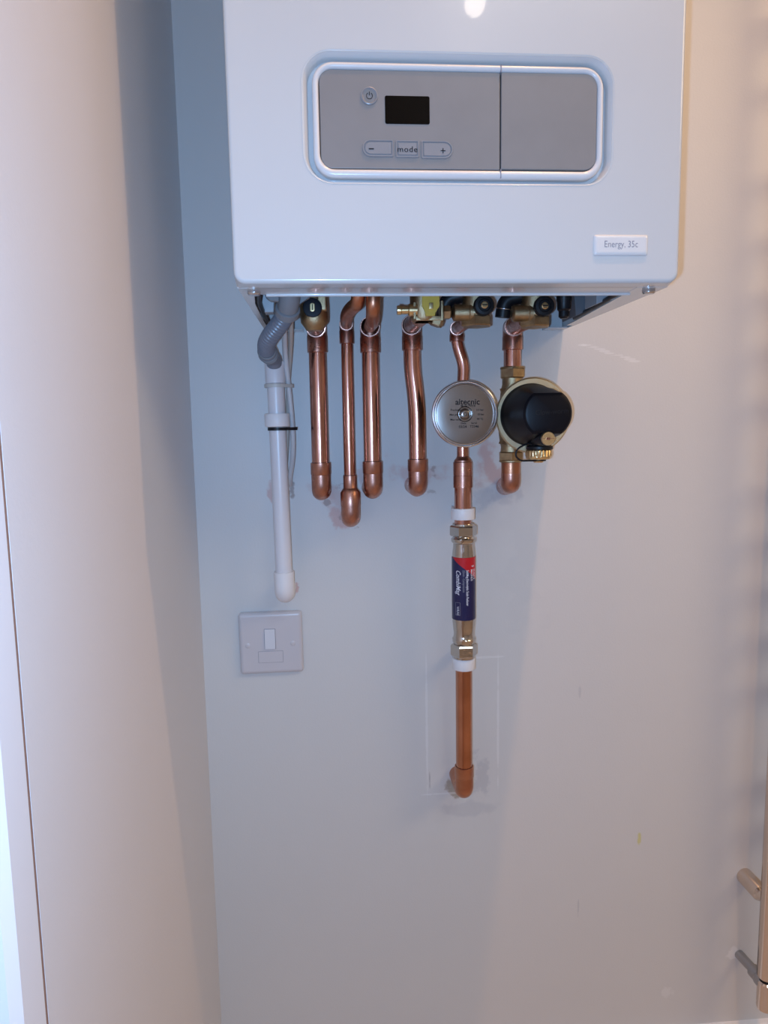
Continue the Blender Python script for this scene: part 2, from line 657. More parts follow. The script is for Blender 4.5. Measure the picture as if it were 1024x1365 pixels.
# recess around the control panel is cut into the cover
pxl, pxr, pzb, pzt = 0.0721, 0.3270, 0.0888, 0.1827
rc = 0.018
g = 0.0075
cut = B()
loft(cut, [(pxl - g, pxr + g, pzb - g * 0.55, pzt + g, rc + g * 0.8, fy - 0.004),
           (pxl - g, pxr + g, pzb - g * 0.55, pzt + g, rc + g * 0.8, fy + 0.010)])
cutme = bpy.data.meshes.new('cut')
bmesh.ops.recalc_face_normals(cut, faces=cut.faces)
cut.to_mesh(cutme)
cut.free()
cuto = bpy.data.objects.new('cut', cutme)
COL.objects.link(cuto)
cuto.location = -Vector(ORIGIN[cover.name]) + Vector(ORIGIN[cover.name])
md = cover.modifiers.new('b', 'BOOLEAN')
md.object = cuto
md.operation = 'DIFFERENCE'
md.solver = 'EXACT'
bpy.context.view_layer.update()
dg = bpy.context.evaluated_depsgraph_get()
nm = bpy.data.meshes.new_from_object(cover.evaluated_get(dg))
cover.modifiers.clear()
cover.data = nm
bpy.data.objects.remove(cuto)

# soft sloped lip of the recess (pressed metal)
bm = B()
secs = []
for i in range(9):
    t = i / 8 * math.pi / 2
    d = 0.0035 * (1 - math.sin(t)) if False else 0.0045 * (i / 8)
    yy = fy - 0.0003 + 0.0052 * (1 - math.cos(t))
    secs.append((pxl - g - 0.0015 + d, pxr + g + 0.0015 - d, pzb - g * 0.55 - 0.0015 + d * 0.6, pzt + g + 0.0015 - d,
                 rc + g * 0.8 + 0.0015 - d, yy))
secs.append((pxl - g + 0.0035, pxr + g - 0.0035, pzb - g * 0.55 + 0.0015, pzt + g - 0.0035, rc + g * 0.5, fy + 0.0095))
loft(bm, secs, cap0=False, cap1=False)
finish('panel_recess', bm, M_ENAMEL, boiler, 60)

panel = B()
# white surround, a rounded raised frame around the grey fascia
o_ = (pxl, pxr, pzb, pzt)
fr = 0.0068
secs = []
for i in range(11):
    t = i / 10 * math.pi
    d = 0.0028 * (1 - math.cos(t))
    secs.append((pxl + d, pxr - d, pzb + d * 1.3, pzt - d, max(rc - d, 0.003), fy + 0.0035 - 0.0035 * math.sin(t)))
secs = [(pxl, pxr, pzb, pzt, rc, fy + 0.009)] + secs + [(pxl + 0.0056, pxr - 0.0056, pzb + 0.0073, pzt - 0.0056, rc - 0.0056, fy + 0.009)]
loft(panel, secs)
cp = finish('control_panel', panel, M_TRIMWHITE, boiler, 50)
fx0, fx1, fz0, fz1 = pxl + 0.0062, pxr - 0.0062, pzb + 0.0078, pzt - 0.0062
fs = fy + 0.0018
split = at(668, 160, fy).x
bm = B()
pill(bm, fx0, split - 0.0006, fz0, fz1, (0.010, 0.0006, 0.0006, 0.010), fy + 0.008, fs, e=0.0006)
fascia = finish('fascia', bm, M_FASCIA, cp, 40)
bm = B()
pill(bm, split + 0.0006, fx1, fz0 + 0.0005, fz1 + 0.0003, (0.0006, 0.010, 0.010, 0.0006), fy + 0.008, fs - 0.0004, e=0.0006)
finish('flap_cover', bm, M_FASCIA, cp, 40)
# groove across the white surround where the flap begins
bm = B()
box(bm, split - 0.0004, split + 0.0004, fy - 0.0002, fy + 0.004, pzt - 0.0064, pzt - 0.0006)
finish('flap_joint', bm, M_GREYINK, cp, None)
bm = B()
box(bm, split - 0.0004, split + 0.0004, fy - 0.0002, fy + 0.004, pzb + 0.0006, pzb + 0.0078)
finish('flap_joint', bm, M_GREYINK, cp, None)

# display
a, b = at(513, 127.5, fs), at(573, 166, fs)
bm = B()
pill(bm, a.x, b.x, b.z, a.z, 0.0015, fs + 0.003, fs - 0.0005, e=0.0003)
finish('display', bm, M_SCREEN, cp, 40)


def button(x0, x1, y0, y1, r, label=None):
    a, b = at(x0, y0, fs), at(x1, y1, fs)
    cx = (a.x + b.x) / 2
    bm = B()
    # moulded ring round the key and the key itself
    h = (a.z - b.z)
    rr_ = tuple(k * h for k in r)
    e = 0.0011

    def cr(d):
        return tuple(max(k + d, 0.0003) for k in rr_)
    loft(bm, [(a.x - 0.0006, b.x + 0.0006, b.z - 0.0006, a.z + 0.0006, cr(0.0006), fs + 0.0005),
              (a.x, b.x, b.z, a.z, cr(0), fs - 0.0011),
              (a.x + e * 0.7, b.x - e * 0.7, b.z + e * 0.7, a.z - e * 0.7, cr(-e * 0.7), fs - 0.0011),
              (a.x + e, b.x - e, b.z + e, a.z - e, cr(-e), fs - 0.0002),
              (a.x + e * 1.4, b.x - e * 1.4, b.z + e * 1.4, a.z - e * 1.4, cr(-e * 1.4), fs - 0.0002),
              (a.x + e * 1.9, b.x - e * 1.9, b.z + e * 1.9, a.z - e * 1.9, cr(-e * 1.9), fs - 0.0010)])
    return finish('button', bm, M_BUTTON, cp, 40), (a + b) / 2


bt, c = button(483.5, 524.5, 186.5, 209.0, (0.5, 0.08, 0.08, 0.5))
bt['label'] = 'minus key with a rounded left end'
bm = B()
p = at(495, 199, fs)
box(bm, p.x - 0.0022, p.x + 0.0022, fs - 0.0013, fs - 0.0008, p.z - 0.0004, p.z + 0.0004)
finish('minus_mark', bm, M_INK, cp, None)
bt, c = button(528, 558.5, 187.5, 210.0, (0.08, 0.08, 0.08, 0.08))
bt['label'] = 'square key marked mode'
p = at(543, 200, fs)
text_mesh('mode', 0.0066, 'mode_lettering', cp, M_INK, lambda x, y, z, p=p: (p.x + x, fs - 0.00125, p.z + y), bold=0.00003, sx=1.1, space=1.1)
bt, c = button(562, 603.5, 188, 211.5, (0.08, 0.5, 0.5, 0.08))
bt['label'] = 'plus key with a rounded right end'
p = at(590.5, 201.5, fs)
bm = B()
box(bm, p.x - 0.0021, p.x + 0.0021, fs - 0.0013, fs - 0.0008, p.z - 0.0003, p.z + 0.0003)
box(bm, p.x - 0.0003, p.x + 0.0003, fs - 0.0013, fs - 0.0008, p.z - 0.0021, p.z + 0.0021)
finish('plus_mark', bm, M_INK, cp, None)
# power button
p = at(492.5, 128, fs)
q = 1 / ppm(p)
bm = B()
lathe(bm, [(11.8 * q, -0.001), (11.2 * q, 0.0010), (10.0 * q, 0.0013), (8.8 * q, 0.0005), (8.0 * q, -0.0002), (6.0 * q, -0.0003), (0.0001, 0.0001)],
      p, (0, -1, 0), 40, cap=False)
o = finish('button', bm, M_BUTTON, cp, 50)
o['label'] = 'round power key'
bm = B()
pts = [p + Vector((math.sin(t) * 4.0 * q, -0.0006, math.cos(t) * 4.0 * q)) for t in [0.55 + i * (2 * math.pi - 1.1) / 24 for i in range(25)]]
tube(bm, pts, 0.00025, 6)
tube(bm, [p + Vector((0, -0.0006, 0.3 * q)), p + Vector((0, -0.0006, 5.2 * q))], 0.00025, 6)
finish('power_mark', bm, M_INK, cp, 60)

# badge
a, b = at(791.5, 313, fy), at(863, 341, fy)
bm = B()
secs = [(a.x, b.x, b.z, a.z, 0.0018, fy + 0.001)]
for i in range(6):
    t = i / 5 * math.pi / 2
    d = 0.0032 * (1 - math.cos(t))
    secs.append((a.x + d, b.x - d, b.z + d, a.z - d, 0.0018, fy - 0.0022 * math.sin(t)))
x0_, x1_, z0_, z1_, r_, Y_ = secs[-1]
secs.append((x0_ + 0.0004, x1_ - 0.0004, z0_ + 0.0004, z1_ - 0.0004, r_, Y_))
loft(bm, secs)
badge = finish('badge', bm, M_BADGE, boiler, 60)
c = (a + b) / 2
text_mesh('Energy, 35c', 0.0082, 'badge_lettering', badge, M_GREYINK,
          lambda x, y, z, c=c: (c.x - 0.0004 + x, fy - 0.00235, c.z + 0.0003 + y), bold=-0.00002, sx=0.82)

# underside: front flange with rolled lip, side flanges, base plate, wall bracket
bm = B()
yl = -0.2655
box(bm, 0.004, BW - 0.004, fy + 0.021, yl, 0.0, 0.0016)
tube(bm, [(0.0235, yl, -0.0003), (0.3765, yl, -0.0003)], 0.0017, 12)
for side in (0, 1):
    if side:
        q_ = [(BW - 0.0008, fy + 0.021), (0.370, fy + 0.021), (0.3865, -0.080), (0.3880, -0.046), (BW - 0.0008, -0.046)]
    else:
        q_ = [(0.0008, fy + 0.021), (0.0150, fy + 0.021), (0.0080, -0.215), (0.0060, -0.100), (0.0060, -0.046), (0.0008, -0.046)]
    lo = [bm.verts.new((x, y, -0.0002)) for x, y in q_]
    hi = [bm.verts.new((x, y, 0.0010)) for x, y in q_]
    for k in range(len(q_)):
        k2 = (k + 1) % len(q_)
        bm.faces.new((lo[k], lo[k2], hi[k2], hi[k]))
    bm.faces.new(lo)
    bm.faces.new(hi)
finish('bottom_flange', bm, M_ENAMEL, boiler, 40)
bm = B()
box(bm, 0.003, BW - 0.003, -0.262, -0.003, 0.075, 0.078)
finish('base_plate', bm, M_INNER, boiler, None)
# wall bracket: a folded sheet with two feet behind the boiler
for x0, x1 in ((0.004, 0.05), (BW - 0.030, BW - 0.004)):
    bm = B()
    box(bm, x0, x1, -0.004, -0.0008, 0.0, 0.072)
    box(bm, x0, x1, -0.026, -0.0008, -0.0006, 0.0008)
    finish('mounting_bracket', bm, M_ENAMEL, boiler, 40)


def tapered(name, x0, x1, y0, y1, z0, z1, slant, material):
    bm = B()
    box(bm, x0, x1, y0, y1, z0, z1, 0.0008)
    for v in bm.verts:
        if v.co.z < (z0 + z1) / 2 and v.co.x > (x0 + x1) / 2:
            v.co.z += slant
    return finish(name, bm, material, boiler, 40)




def prism(name, poly, Y, depth, material, parent, bev=0.0006):
    """slab with the outline `poly` (photo pixels at depth Y), running back by `depth`"""
    bm = B()
    f_ = [bm.verts.new(at(x, y, Y)) for x, y in poly]
    b_ = [bm.verts.new(v.co + Vector((0, depth, 0))) for v in f_]
    k_ = len(poly)
    for i_ in range(k_):
        bm.faces.new((f_[i_], f_[(i_ + 1) % k_], b_[(i_ + 1) % k_], b_[i_]))
    bm.faces.new(f_)
    bm.faces.new(b_)
    if bev:
        bmesh.ops.bevel(bm, geom=bm.edges[:], offset=bev, segments=1, affect='EDGES')
    return finish(name, bm, material, parent, 30)


prism('connection_box', [(765, 380), (780, 393), (793, 409), (768, 421.5)], -0.130, 0.05, M_BOXD, boiler)
prism('folded_sheet', [(779, 388), (801, 388), (801, 404), (793, 411), (789, 404)], -0.155, 0.004, M_SHEET, boiler, 0)
prism('connection_box', [(795.5, 385), (818, 385), (818, 396), (795.5, 405.5)], -0.205, 0.035, M_BOX, boiler)
prism('folded_sheet', [(818, 386), (838, 386), (838, 393.5), (819, 398)], -0.235, 0.010, M_SHEET, boiler, 0)
prism('folded_sheet', [(762, 388), (771, 388), (771, 424), (762, 424)], -0.075, 0.003, M_SHEET, boiler, 0)
prism('sheet_metal_clip', [(348.5, 384), (366, 384), (365, 416), (348.5, 416)], -0.150, 0.020, M_SHEET, boiler, 0.0008)
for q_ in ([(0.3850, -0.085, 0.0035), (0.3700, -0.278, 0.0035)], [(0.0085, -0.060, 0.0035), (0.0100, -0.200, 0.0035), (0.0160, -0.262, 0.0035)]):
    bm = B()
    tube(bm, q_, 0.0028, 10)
    finish('shade_strip', bm, M_BLACK, boiler, 60)  # added black strip standing in for the shade along the flange edge
# cable gland on the right
p = at(752, 398, -0.16)
bm = B()
lathe(bm, [(0.013, 0.02), (0.013, 0.0), (0.0085, -0.001), (0.0085, -0.006), (0.0075, -0.008), (0.0075, -0.016), (0.0058, -0.018),
           (0.0058, -0.024), (0.0035, -0.026)], p + Vector((0, 0, 0.004)), (0, 0, 1), 24)
finish('cable_gland', bm, M_BLACK, boiler, 40)
for px, py in ((338.5, 387), (865, 384)):
    p = at(px, py, -0.285)
    bm = B()
    lathe(bm, [(0.0030, 0.006), (0.0030, 0.001), (0.0055, 0.0005), (0.0060, -0.0005), (0.0060, -0.0030), (0.0048, -0.0042), (0.001, -0.0045)],
          Vector((p.x, p.y, 0.0)), (0, 0, 1), 24)
    finish('screw', bm, M_STEEL, boiler, 40)

# ------------------------------------------------------------------ copper pipework
PY = -0.050
GP = 'copper pipes running from the boiler into the wall'


def col(px, py0, py1, Y, r0, r1=None):
    """straight vertical length between two photo rows"""
    a, b = at(px, py0, Y), at(px, py1, Y)
    return a, b


def seam(parent, p, axis, R, m=None):
    bm = B()
    torus(bm, p, axis, R, 0.00032, 32, 8)
    return finish('solder_ring', bm, m or M_SOLDER, parent, 60)


def drop_pipe(label, X, ztop, zbot, Y=PY, r=0.011, copper=None, up=None, elbow_r=None, reducer=None, cx=0.0):
    """vertical pipe at X from ztop to an elbow whose lower side is at zbot and which enters the wall;
    up = path of the tail that enters the upper elbow from the front"""
    copper = copper or M_COPPER
    er = elbow_r or r + 0.0012
    zc = zbot + er
    t = thing('copper_pipe', label, 'pipe', (X, 0, zc), GP)
    ze = zc + 0.021                          # where the elbow starts
    # lower elbow, entering the wall
    bm = B()
    pts = smooth_path([(X + cx, Y, ze + 0.0005), (X + cx, Y, zc), (X, 0.004, zc)], 10, 0.016)
    tube(bm, pts, er, 28)
    el = finish('elbow', bm, M_COPPERF if copper is not M_COPPERL else M_COPPERB, t, 50)
    zs = ze + 0.016
    if reducer:
        bm = B()
        lathe(bm, [(er + 0.0004, 0), (er + 0.0004, 0.017), (r + 0.0016, 0.0225), (r + 0.0012, 0.023), (r + 0.0012, 0.039), (r + 0.0002, 0.0395)],
              (X + cx, Y, ze - 0.004), (0, 0, 1), 32)
        finish('reducer', bm, M_COPPERF, t, 50)
        zs = ze - 0.004 + 0.039
    else:
        bm = B()
        lathe(bm, [(er - 0.0006, 0), (er + 0.0006, 0.0015), (er + 0.0006, zs - ze), (r + 0.0003, zs - ze + 0.0006)], (X + cx, Y, ze), (0, 0, 1), 32)
        finish('socket', bm, M_COPPERF if copper is not M_COPPERL else M_COPPERB, t, 50)
    seam(t, (X + cx, Y, zs + 0.0004), (0, 0, 1), r + 0.0004, M_INK)
    return t, ze, zs


def straight(t, X, z0, z1, Y, r, copper=None, X1=None, name='tube'):
    bm = B()
    pts = [Vector((X, Y, z0)), Vector((X if X1 is None else X1, Y, z1))]
    tube(bm, pts, r, 32)
    return finish(name, bm, copper or M_COPPER, t, 50)


def upper_elbow(t, X, zsock, Y, er, front, elen=0.02):
    """socket on the pipe, elbow above it turning toward `front` (a point nearer the viewer)"""
    bm = B()
    lathe(bm, [(er - 0.001, -0.0006), (er + 0.0004, 0), (er + 0.0004, elen), (er, elen + 0.001)], (X, Y, zsock), (0, 0, 1), 32)
    finish('socket', bm, M_COPPERF, t, 50)
    top = Vector((X, Y, zsock + elen))
    f = Vector(front)
    corner = Vector((X, Y, zsock + elen + er * 0.95))
    d = (f - corner).normalized()
    mouth = corner + d * (er * 2.0)
    bm = B()
    tube(bm, smooth_path([top, corner, mouth], 10, er * 0.9), er, 28, cap=False)
    lathe(bm, [(er, -0.001), (er, 0), (er - 0.0012, 0.0), (er - 0.0016, -0.0015), (er - 0.0017, -0.012)], mouth, d, 28, cap=False)
    finish('elbow', bm, M_COPPERF, t, 50)
    seam(t, mouth + d * 0.0001, d, er - 0.0004)
    return mouth, d


# --- leftmost 22 mm pipe, under the round brass valve
def Z(px, py, Y=PY):
    return at(px, py, Y).z


X1 = at(425.5, 550, PY).x
t, ze, zs = drop_pipe('leftmost 22 mm copper pipe, hanging below the brass valve with the round dark cap', X1, 0, Z(428, 668))
zt = Z(424, 470)
straight(t, X1, zs, zt + 0.004, PY, 0.011)
P1_mouth, P1_d = upper_elbow(t, X1, zt, PY, 0.0122, at(418, 437, -0.12), 0.020)
p1 = t

# --- thin 15 mm pipe
X2 = at(464.5, 550, PY).x
t, ze, zs = drop_pipe('thin copper pipe between the two thick left ones, reaching lowest into the plaster', X2, 0, Z(467, 704), r=0.0075,
                      elbow_r=0.0123, reducer=True)
zt = Z(461, 458)
straight(t, X2, zs, zt + 0.004, PY, 0.0075)
m_, d_ = upper_elbow(t, X2, zt, PY, 0.0087, at(461.5, 428, -0.10), 0.015)
bm = B()
up = [m_ - d_ * 0.003, at(462, 421, -0.125), at(466, 413, -0.155), at(477, 404, -0.195), at(478.5, 385, -0.20), at(478.5, 340, -0.20)]
up[-1] = Vector((up[-2].x, up[-2].y, 0.074))
tube(bm, resample(smooth_path(up, 10), 0.003), 0.0075, 28)
finish('boiler_tail', bm, M_COPPERB, t, 60)

# --- third pipe 22 mm
X3 = at(495.3, 550, PY).x
t, ze, zs = drop_pipe('third copper pipe from the left, its tail dropping straight from the boiler', X3, 0, Z(498, 666))
zt = Z(492, 470)
straight(t, X3, zs, zt + 0.004, PY, 0.011)
m_, d_ = upper_elbow(t, X3, zt, PY, 0.0124, at(493.5, 431, -0.11), 0.018)
bm = B()
up = [m_ - d_ * 0.003, at(497, 429, -0.165), at(497.5, 412, -0.20), at(497.5, 390, -0.20)]
up.append(Vector((up[-1].x, up[-1].y, 0.074)))
tube(bm, resample(smooth_path(up, 10), 0.003), 0.0075, 28)
finish('boiler_tail', bm, M_COPPERB, t, 60)

# --- fourth pipe, below the gas valve, with a slight swan neck
X4 = at(556.5, 600, PY).x
t, ze, zs = drop_pipe('copper pipe with a slight bend below the yellow-capped gas valve', X4, 0, Z(556, 663))
zt = Z(550, 467)
X4t = at(549.5, 480, PY).x
bm = B()
pts = smooth_path([(X4, PY, zs), (X4, PY, Z(556, 540)), (X4t, PY, Z(551, 490)), (X4t, PY, zt + 0.003)], 10)
tube(bm, resample(pts, 0.004), 0.011, 32)
finish('tube', bm, M_COPPER, t, 60)
P4_mouth, P4_d = upper_elbow(t, X4t, zt, PY, 0.0124, at(548, 429, -0.105), 0.017)
bm = B()
tube(bm, smooth_path([P4_mouth - P4_d * 0.004, P4_mouth + P4_d * 0.006, at(559, 424, -0.135)], 8), 0.0100, 24)
finish('valve_tail', bm, M_COPPERF, t, 60)

# --- fifth pipe: 15 mm from the valve down to the round vessel, then reducer and 22 mm down to the scale reducer
YV = -0.055
X5 = at(619, 500, YV).x
X5b = at(617, 640, YV).x
t = thing('copper_pipe', 'bent thin copper pipe entering the round steel vessel from above and leaving below it',
          'pipe', (X5b, YV, Z(617, 696, YV)), GP)
zt = Z(609, 455, YV)
X5t = at(609, 452, YV).x
bm = B()
pts = smooth_path([(X5t, YV, zt + 0.002), at(611.5, 466, YV), at(618.5, 486, YV), (X5b, YV, Z(619, 520, YV)), (X5b, YV, Z(617, 618, YV))], 10)
tube(bm, resample(pts, 0.004), 0.0075, 28)
finish('tube', bm, M_COPPER, t, 60)
P5_mouth, P5_d = upper_elbow(t, X5t, zt, YV, 0.0088, at(611, 437.5, -0.105), 0.008)
bm = B()
tube(bm, smooth_path([P5_mouth - P5_d * 0.004, P5_mouth + P5_d * 0.004, at(622, 429, -0.13)], 8), 0.0078, 24)
finish('valve_tail', bm, M_COPPERF, t, 60)
z0, z1, z2, z3 = Z(617, 650, YV), Z(617, 633.5, YV), Z(617, 616, YV), Z(617, 610, YV)
bm = B()
lathe(bm, [(0.0113, 0), (0.0122, 0.0002), (0.0122, z1 - z0 - 0.0004), (0.0116, z1 - z0 - 0.0002), (0.0116, z1 - z0 + 0.0002), (0.0122, z1 - z0 + 0.0004),
           (0.0122, z2 - z0), (0.0112, z2 - z0 + 0.0006), (0.0110, z2 - z0 + 0.0025), (0.0080, z3 - z0), (0.0076, z3 - z0 + 0.002)],
      (X5b, YV, z0), (0, 0, 1), 36)
finish('reducer', bm, M_COPPERF, t, 35)
ztail = Z(617, 699, YV)
straight(t, X5b, ztail, z0 + 0.003, YV, 0.011)
p5 = t

# --- sixth pipe, right, between valve and filter
YFI = -0.055
X6 = at(683, 480, YFI).x
t = thing('copper_pipe', 'short copper pipe joining the rightmost valve to the black-capped filter', 'pipe', (X6, YFI, Z(683, 490, YFI)), GP)
zt = Z(682, 466.5, YFI)
straight(t, X6, Z(683, 494, YFI), zt + 0.003, YFI, 0.011)
P6_mouth, P6_d = upper_elbow(t, X6, zt, YFI, 0.0124, at(689, 432, -0.105), 0.016)
bm = B()
tube(bm, smooth_path([P6_mouth - P6_d * 0.004, P6_mouth + P6_d * 0.004, at(703, 426, -0.13)], 8), 0.0110, 24)
finish('valve_tail', bm, M_COPPERF, t, 60)

# --- below the filter into the wall
X7 = at(681, 625, YFI).x
t = thing('copper_pipe', 'stub of copper pipe below the black-capped filter, turning into stained plaster', 'pipe', (X7, 0, Z(680, 650)), GP)
bm = B()
zc = Z(680, 645, YFI)
tube(bm, [(X7, YFI, Z(681, 612, YFI)), (X7, YFI, zc + 0.012)], 0.0122, 28)
finish('socket', bm, M_COPPERB, t, 50)
bm = B()
end = at(673, 648, 0.003)
tube(bm, smooth_path([(X7, YFI, zc + 0.014), (X7, YFI, zc), end], 10, 0.016), 0.0125, 28)
finish('elbow', bm, M_COPPERF, t, 50)

# --- long lower pipe below the scale reducer
YL = -0.050
X8 = at(618.5, 950, YL).x
t, ze, zs = drop_pipe('lowest copper pipe, from the lower white clip down to the elbow in the wall', X8, 0, Z(620, 1066, YL), Y=YL, copper=M_COPPERL)
straight(t, X8, zs - 0.012, Z(618, 872, YL), YL, 0.011, M_COPPERL)
p8 = t

# white plastic clips on that run
for (py0, py1, lab) in ((677, 692, 'white plastic pipe collar above the nickel-plated scale reducer'),
                        (877.5, 892.5, 'white plastic pipe collar below the nickel-plated scale reducer')):
    X = X5b if py0 < 800 else X8
    a, b = Z(617, py0, YV), Z(617, py1, YV)
    bm = B()
    h = a - b
    lathe(bm, [(0.0112, 0), (0.0150, 0.0002), (0.0154, 0.0010), (0.0154, h - 0.001), (0.0150, h - 0.0002), (0.0112, h)], (X, YV if py0 < 800 else YL, b), (0, 0, 1), 40, cap=False)
    # little foot reaching back to the wall
    box(bm, X - 0.006, X + 0.006, YV + 0.0135, 0.0, b + 0.003, a - 0.003, 0.0008)
    tag(finish('pipe_clip', bm, M_PVCB, None, 40), lab, 'pipe clip', 'white pipe collars')

# ------------------------------------------------------------------ scale reducer
XS = (X5b + X8) / 2


def zz(py):
    return Z(617.5, py, YV)


sc = 1 / ppm(at(617.5, 785, YV))
t = thing('scale_reducer', 'nickel-plated inline scale reducer with a navy and red printed sleeve', 'water conditioner', (XS, YV, zz(876)))
bm = B()
prof = [(878, 10.0), (876, 14.2), (873, 14.6), (857.5, 13.5), (855, 15.2), (850.5, 15.6), (848, 14.0), (843, 13.6), (838, 14.2), (828, 15.2), (822, 15.3),
        (745, 15.3), (739, 15.2), (729, 14.0), (724, 13.6), (722.5, 15.4), (721, 16.4), (717.5, 16.4), (716, 14.6), (713, 13.6),
        (702, 14.0), (699, 14.6), (697.5, 14.0), (697, 10.0)]
lathe(bm, [(r * sc, zz(py) - zz(878)) for py, r in prof], (XS, YV, zz(878)), (0, 0, 1), 48)
finish('body', bm, M_NICKEL, t, 35)
for (y0, y1, r, ph) in ((714, 700, 18.2, math.radians(0)), (873.5, 858, 18.0, math.radians(0))):
    bm = B()
    hexnut(bm, (XS, YV, zz(y0)), (0, 0, 1), r * sc, zz(y1) - zz(y0), ph)
    finish('nut', bm, M_NICKEL, t, 20)

# printed sleeve
lm = bpy.data.materials.new('label_print')
lm.use_nodes = True
nt = lm.node_tree
bs = nt.nodes['Principled BSDF']
bs.inputs['Roughness'].default_value = 0.3
tcn = nt.nodes.new('ShaderNodeTexCoord')
sp = nt.nodes.new('ShaderNodeSeparateXYZ')
nt.links.new(tcn.outputs['UV'], sp.inputs[0])
# red above the line v = 1.0 - 0.21 * (theta + 75 deg) in pixels / 83
mu = nt.nodes.new('ShaderNodeMath')
mu.operation = 'MULTIPLY_ADD'
mu.inputs[1].default_value = -0.21 * 180 / 83
mu.inputs[2].default_value = 1.0 + 0.21 * 15 / 83
nt.links.new(sp.outputs[0], mu.inputs[0])
gt = nt.nodes.new('ShaderNodeMath')
gt.operation = 'GREATER_THAN'
nt.links.new(sp.outputs[1], gt.inputs[0])
nt.links.new(mu.outputs[0], gt.inputs[1])
mx = nt.nodes.new('ShaderNodeMix')
mx.data_type = 'RGBA'
mx.inputs[6].default_value = (0.012, 0.012, 0.065, 1)
mx.inputs[7].default_value = (0.52, 0.012, 0.02, 1)
nt.links.new(gt.outputs[0], mx.inputs[0])
nt.links.new(mx.outputs[2], bs.inputs['Base Color'])
RL = 15.75 * sc
zl0, zl1 = zz(823.5), zz(741)
me = bpy.data.meshes.new('printed_sleeve')
verts, faces, uvs = [], [], []
n = 48
for i in range(n + 1):
    th = -1.15 * math.pi / 2 * 1.0 + (i / n) * 1.15 * math.pi
    verts += [(XS + RL * math.sin(th), YV - RL * math.cos(th), zl0), (XS + RL * math.sin(th), YV - RL * math.cos(th), zl1)]
for i in range(n):
    faces.append((2 * i, 2 * i + 2, 2 * i + 3, 2 * i + 1))
off = ORIGIN[t.name]
me.from_pydata([Vector(v) - off for v in verts], [], faces)
uv = me.uv_layers.new(name='UVMap')
for poly in me.polygons:
    for li in poly.loop_indices:
        vi = me.loops[li].vertex_index
        th = -1.15 * math.pi / 2 + (vi // 2) / n * 1.15 * math.pi
        uv.data[li].uv = ((math.degrees(th) + 90) / 180, vi % 2)
    poly.use_smooth = True
me.materials.append(lm)
o = bpy.data.objects.new('printed_sleeve', me)
COL.objects.link(o)
o.parent = t
ORIGIN[o.name] = off
sleeve = o
o['label'] = 'navy printed sleeve with a red corner'


def on_label(px, py):
    """text running down the sleeve, starting at photo point (px, py)"""
    th0 = math.asin(max(-1, min(1, (px - 617.2) * sc / RL)))
    z0 = zz(py)

    def f(x, y, z):
        th = th0 + y / RL
        return (XS + (RL + 0.00015) * math.sin(th), YV - (RL + 0.00015) * math.cos(th), z0 - x)
    return f


text_mesh('CombiMag', 0.0092, 'logo_lettering', sleeve, M_NAVY, on_label(607.5, 757), bold=0.00008, shear=0.35, align='LEFT', sx=0.80, bend=True)
text_mesh('22mm - Compression', 0.0046, 'lettering', sleeve, M_GREYINK, on_label(614.5, 757), bold=0.00004, align='LEFT', sx=0.72, bend=True)
text_mesh('SoftMag Electrolytic Scale Reducer', 0.0048, 'lettering', sleeve, M_NAVY, on_label(619.3, 757), bold=0.00008, align='LEFT', sx=0.70, bend=True)
text_mesh('SCALE &', 0.0046, 'lettering', sleeve, M_NAVY, on_label(628.8, 756.5), bold=0.00008, align='LEFT', sx=0.80, bend=True)
text_mesh('MAGNUS', 0.0046, 'lettering', sleeve, M_NAVY, on_label(625.2, 756.5), bold=0.00008, align='LEFT', sx=0.80, bend=True)
text_mesh('WRAS', 0.0050, 'lettering', sleeve, M_NAVY, on_label(607.0, 805), align='LEFT', sx=0.85, bend=True)
text_mesh('9', 0.0060, 'lettering', sleeve, M_NAVY, on_label(626.5, 751), bold=0.0001, align='LEFT', sx=0.9, bend=True)
# outlined box round the approval mark
f = on_label(607.0, 800)
bm = B()
hb, lb = 0.0034, 0.017
ring = [(0, -hb), (lb, -hb), (lb, hb), (0, hb), (0, -hb)]
for (xa, ya), (xb, yb) in zip(ring, ring[1:]):
    tube(bm, [Vector(f(xa + (xb - xa) * k / 4, ya + (yb - ya) * k / 4, 0)) for k in range(5)], 0.00018, 5)
finish('mark_outline', bm, M_GREYINK, sleeve, 60)

# ------------------------------------------------------------------ round steel expansion vessel
YD = -0.112
c = at(620, 552, YD)
q = 1 / ppm(c)
t = thing('expansion_vessel', 'round stainless steel mini expansion vessel with etched writing', 'expansion vessel', c)
R = 44.6 * q
bm = B()
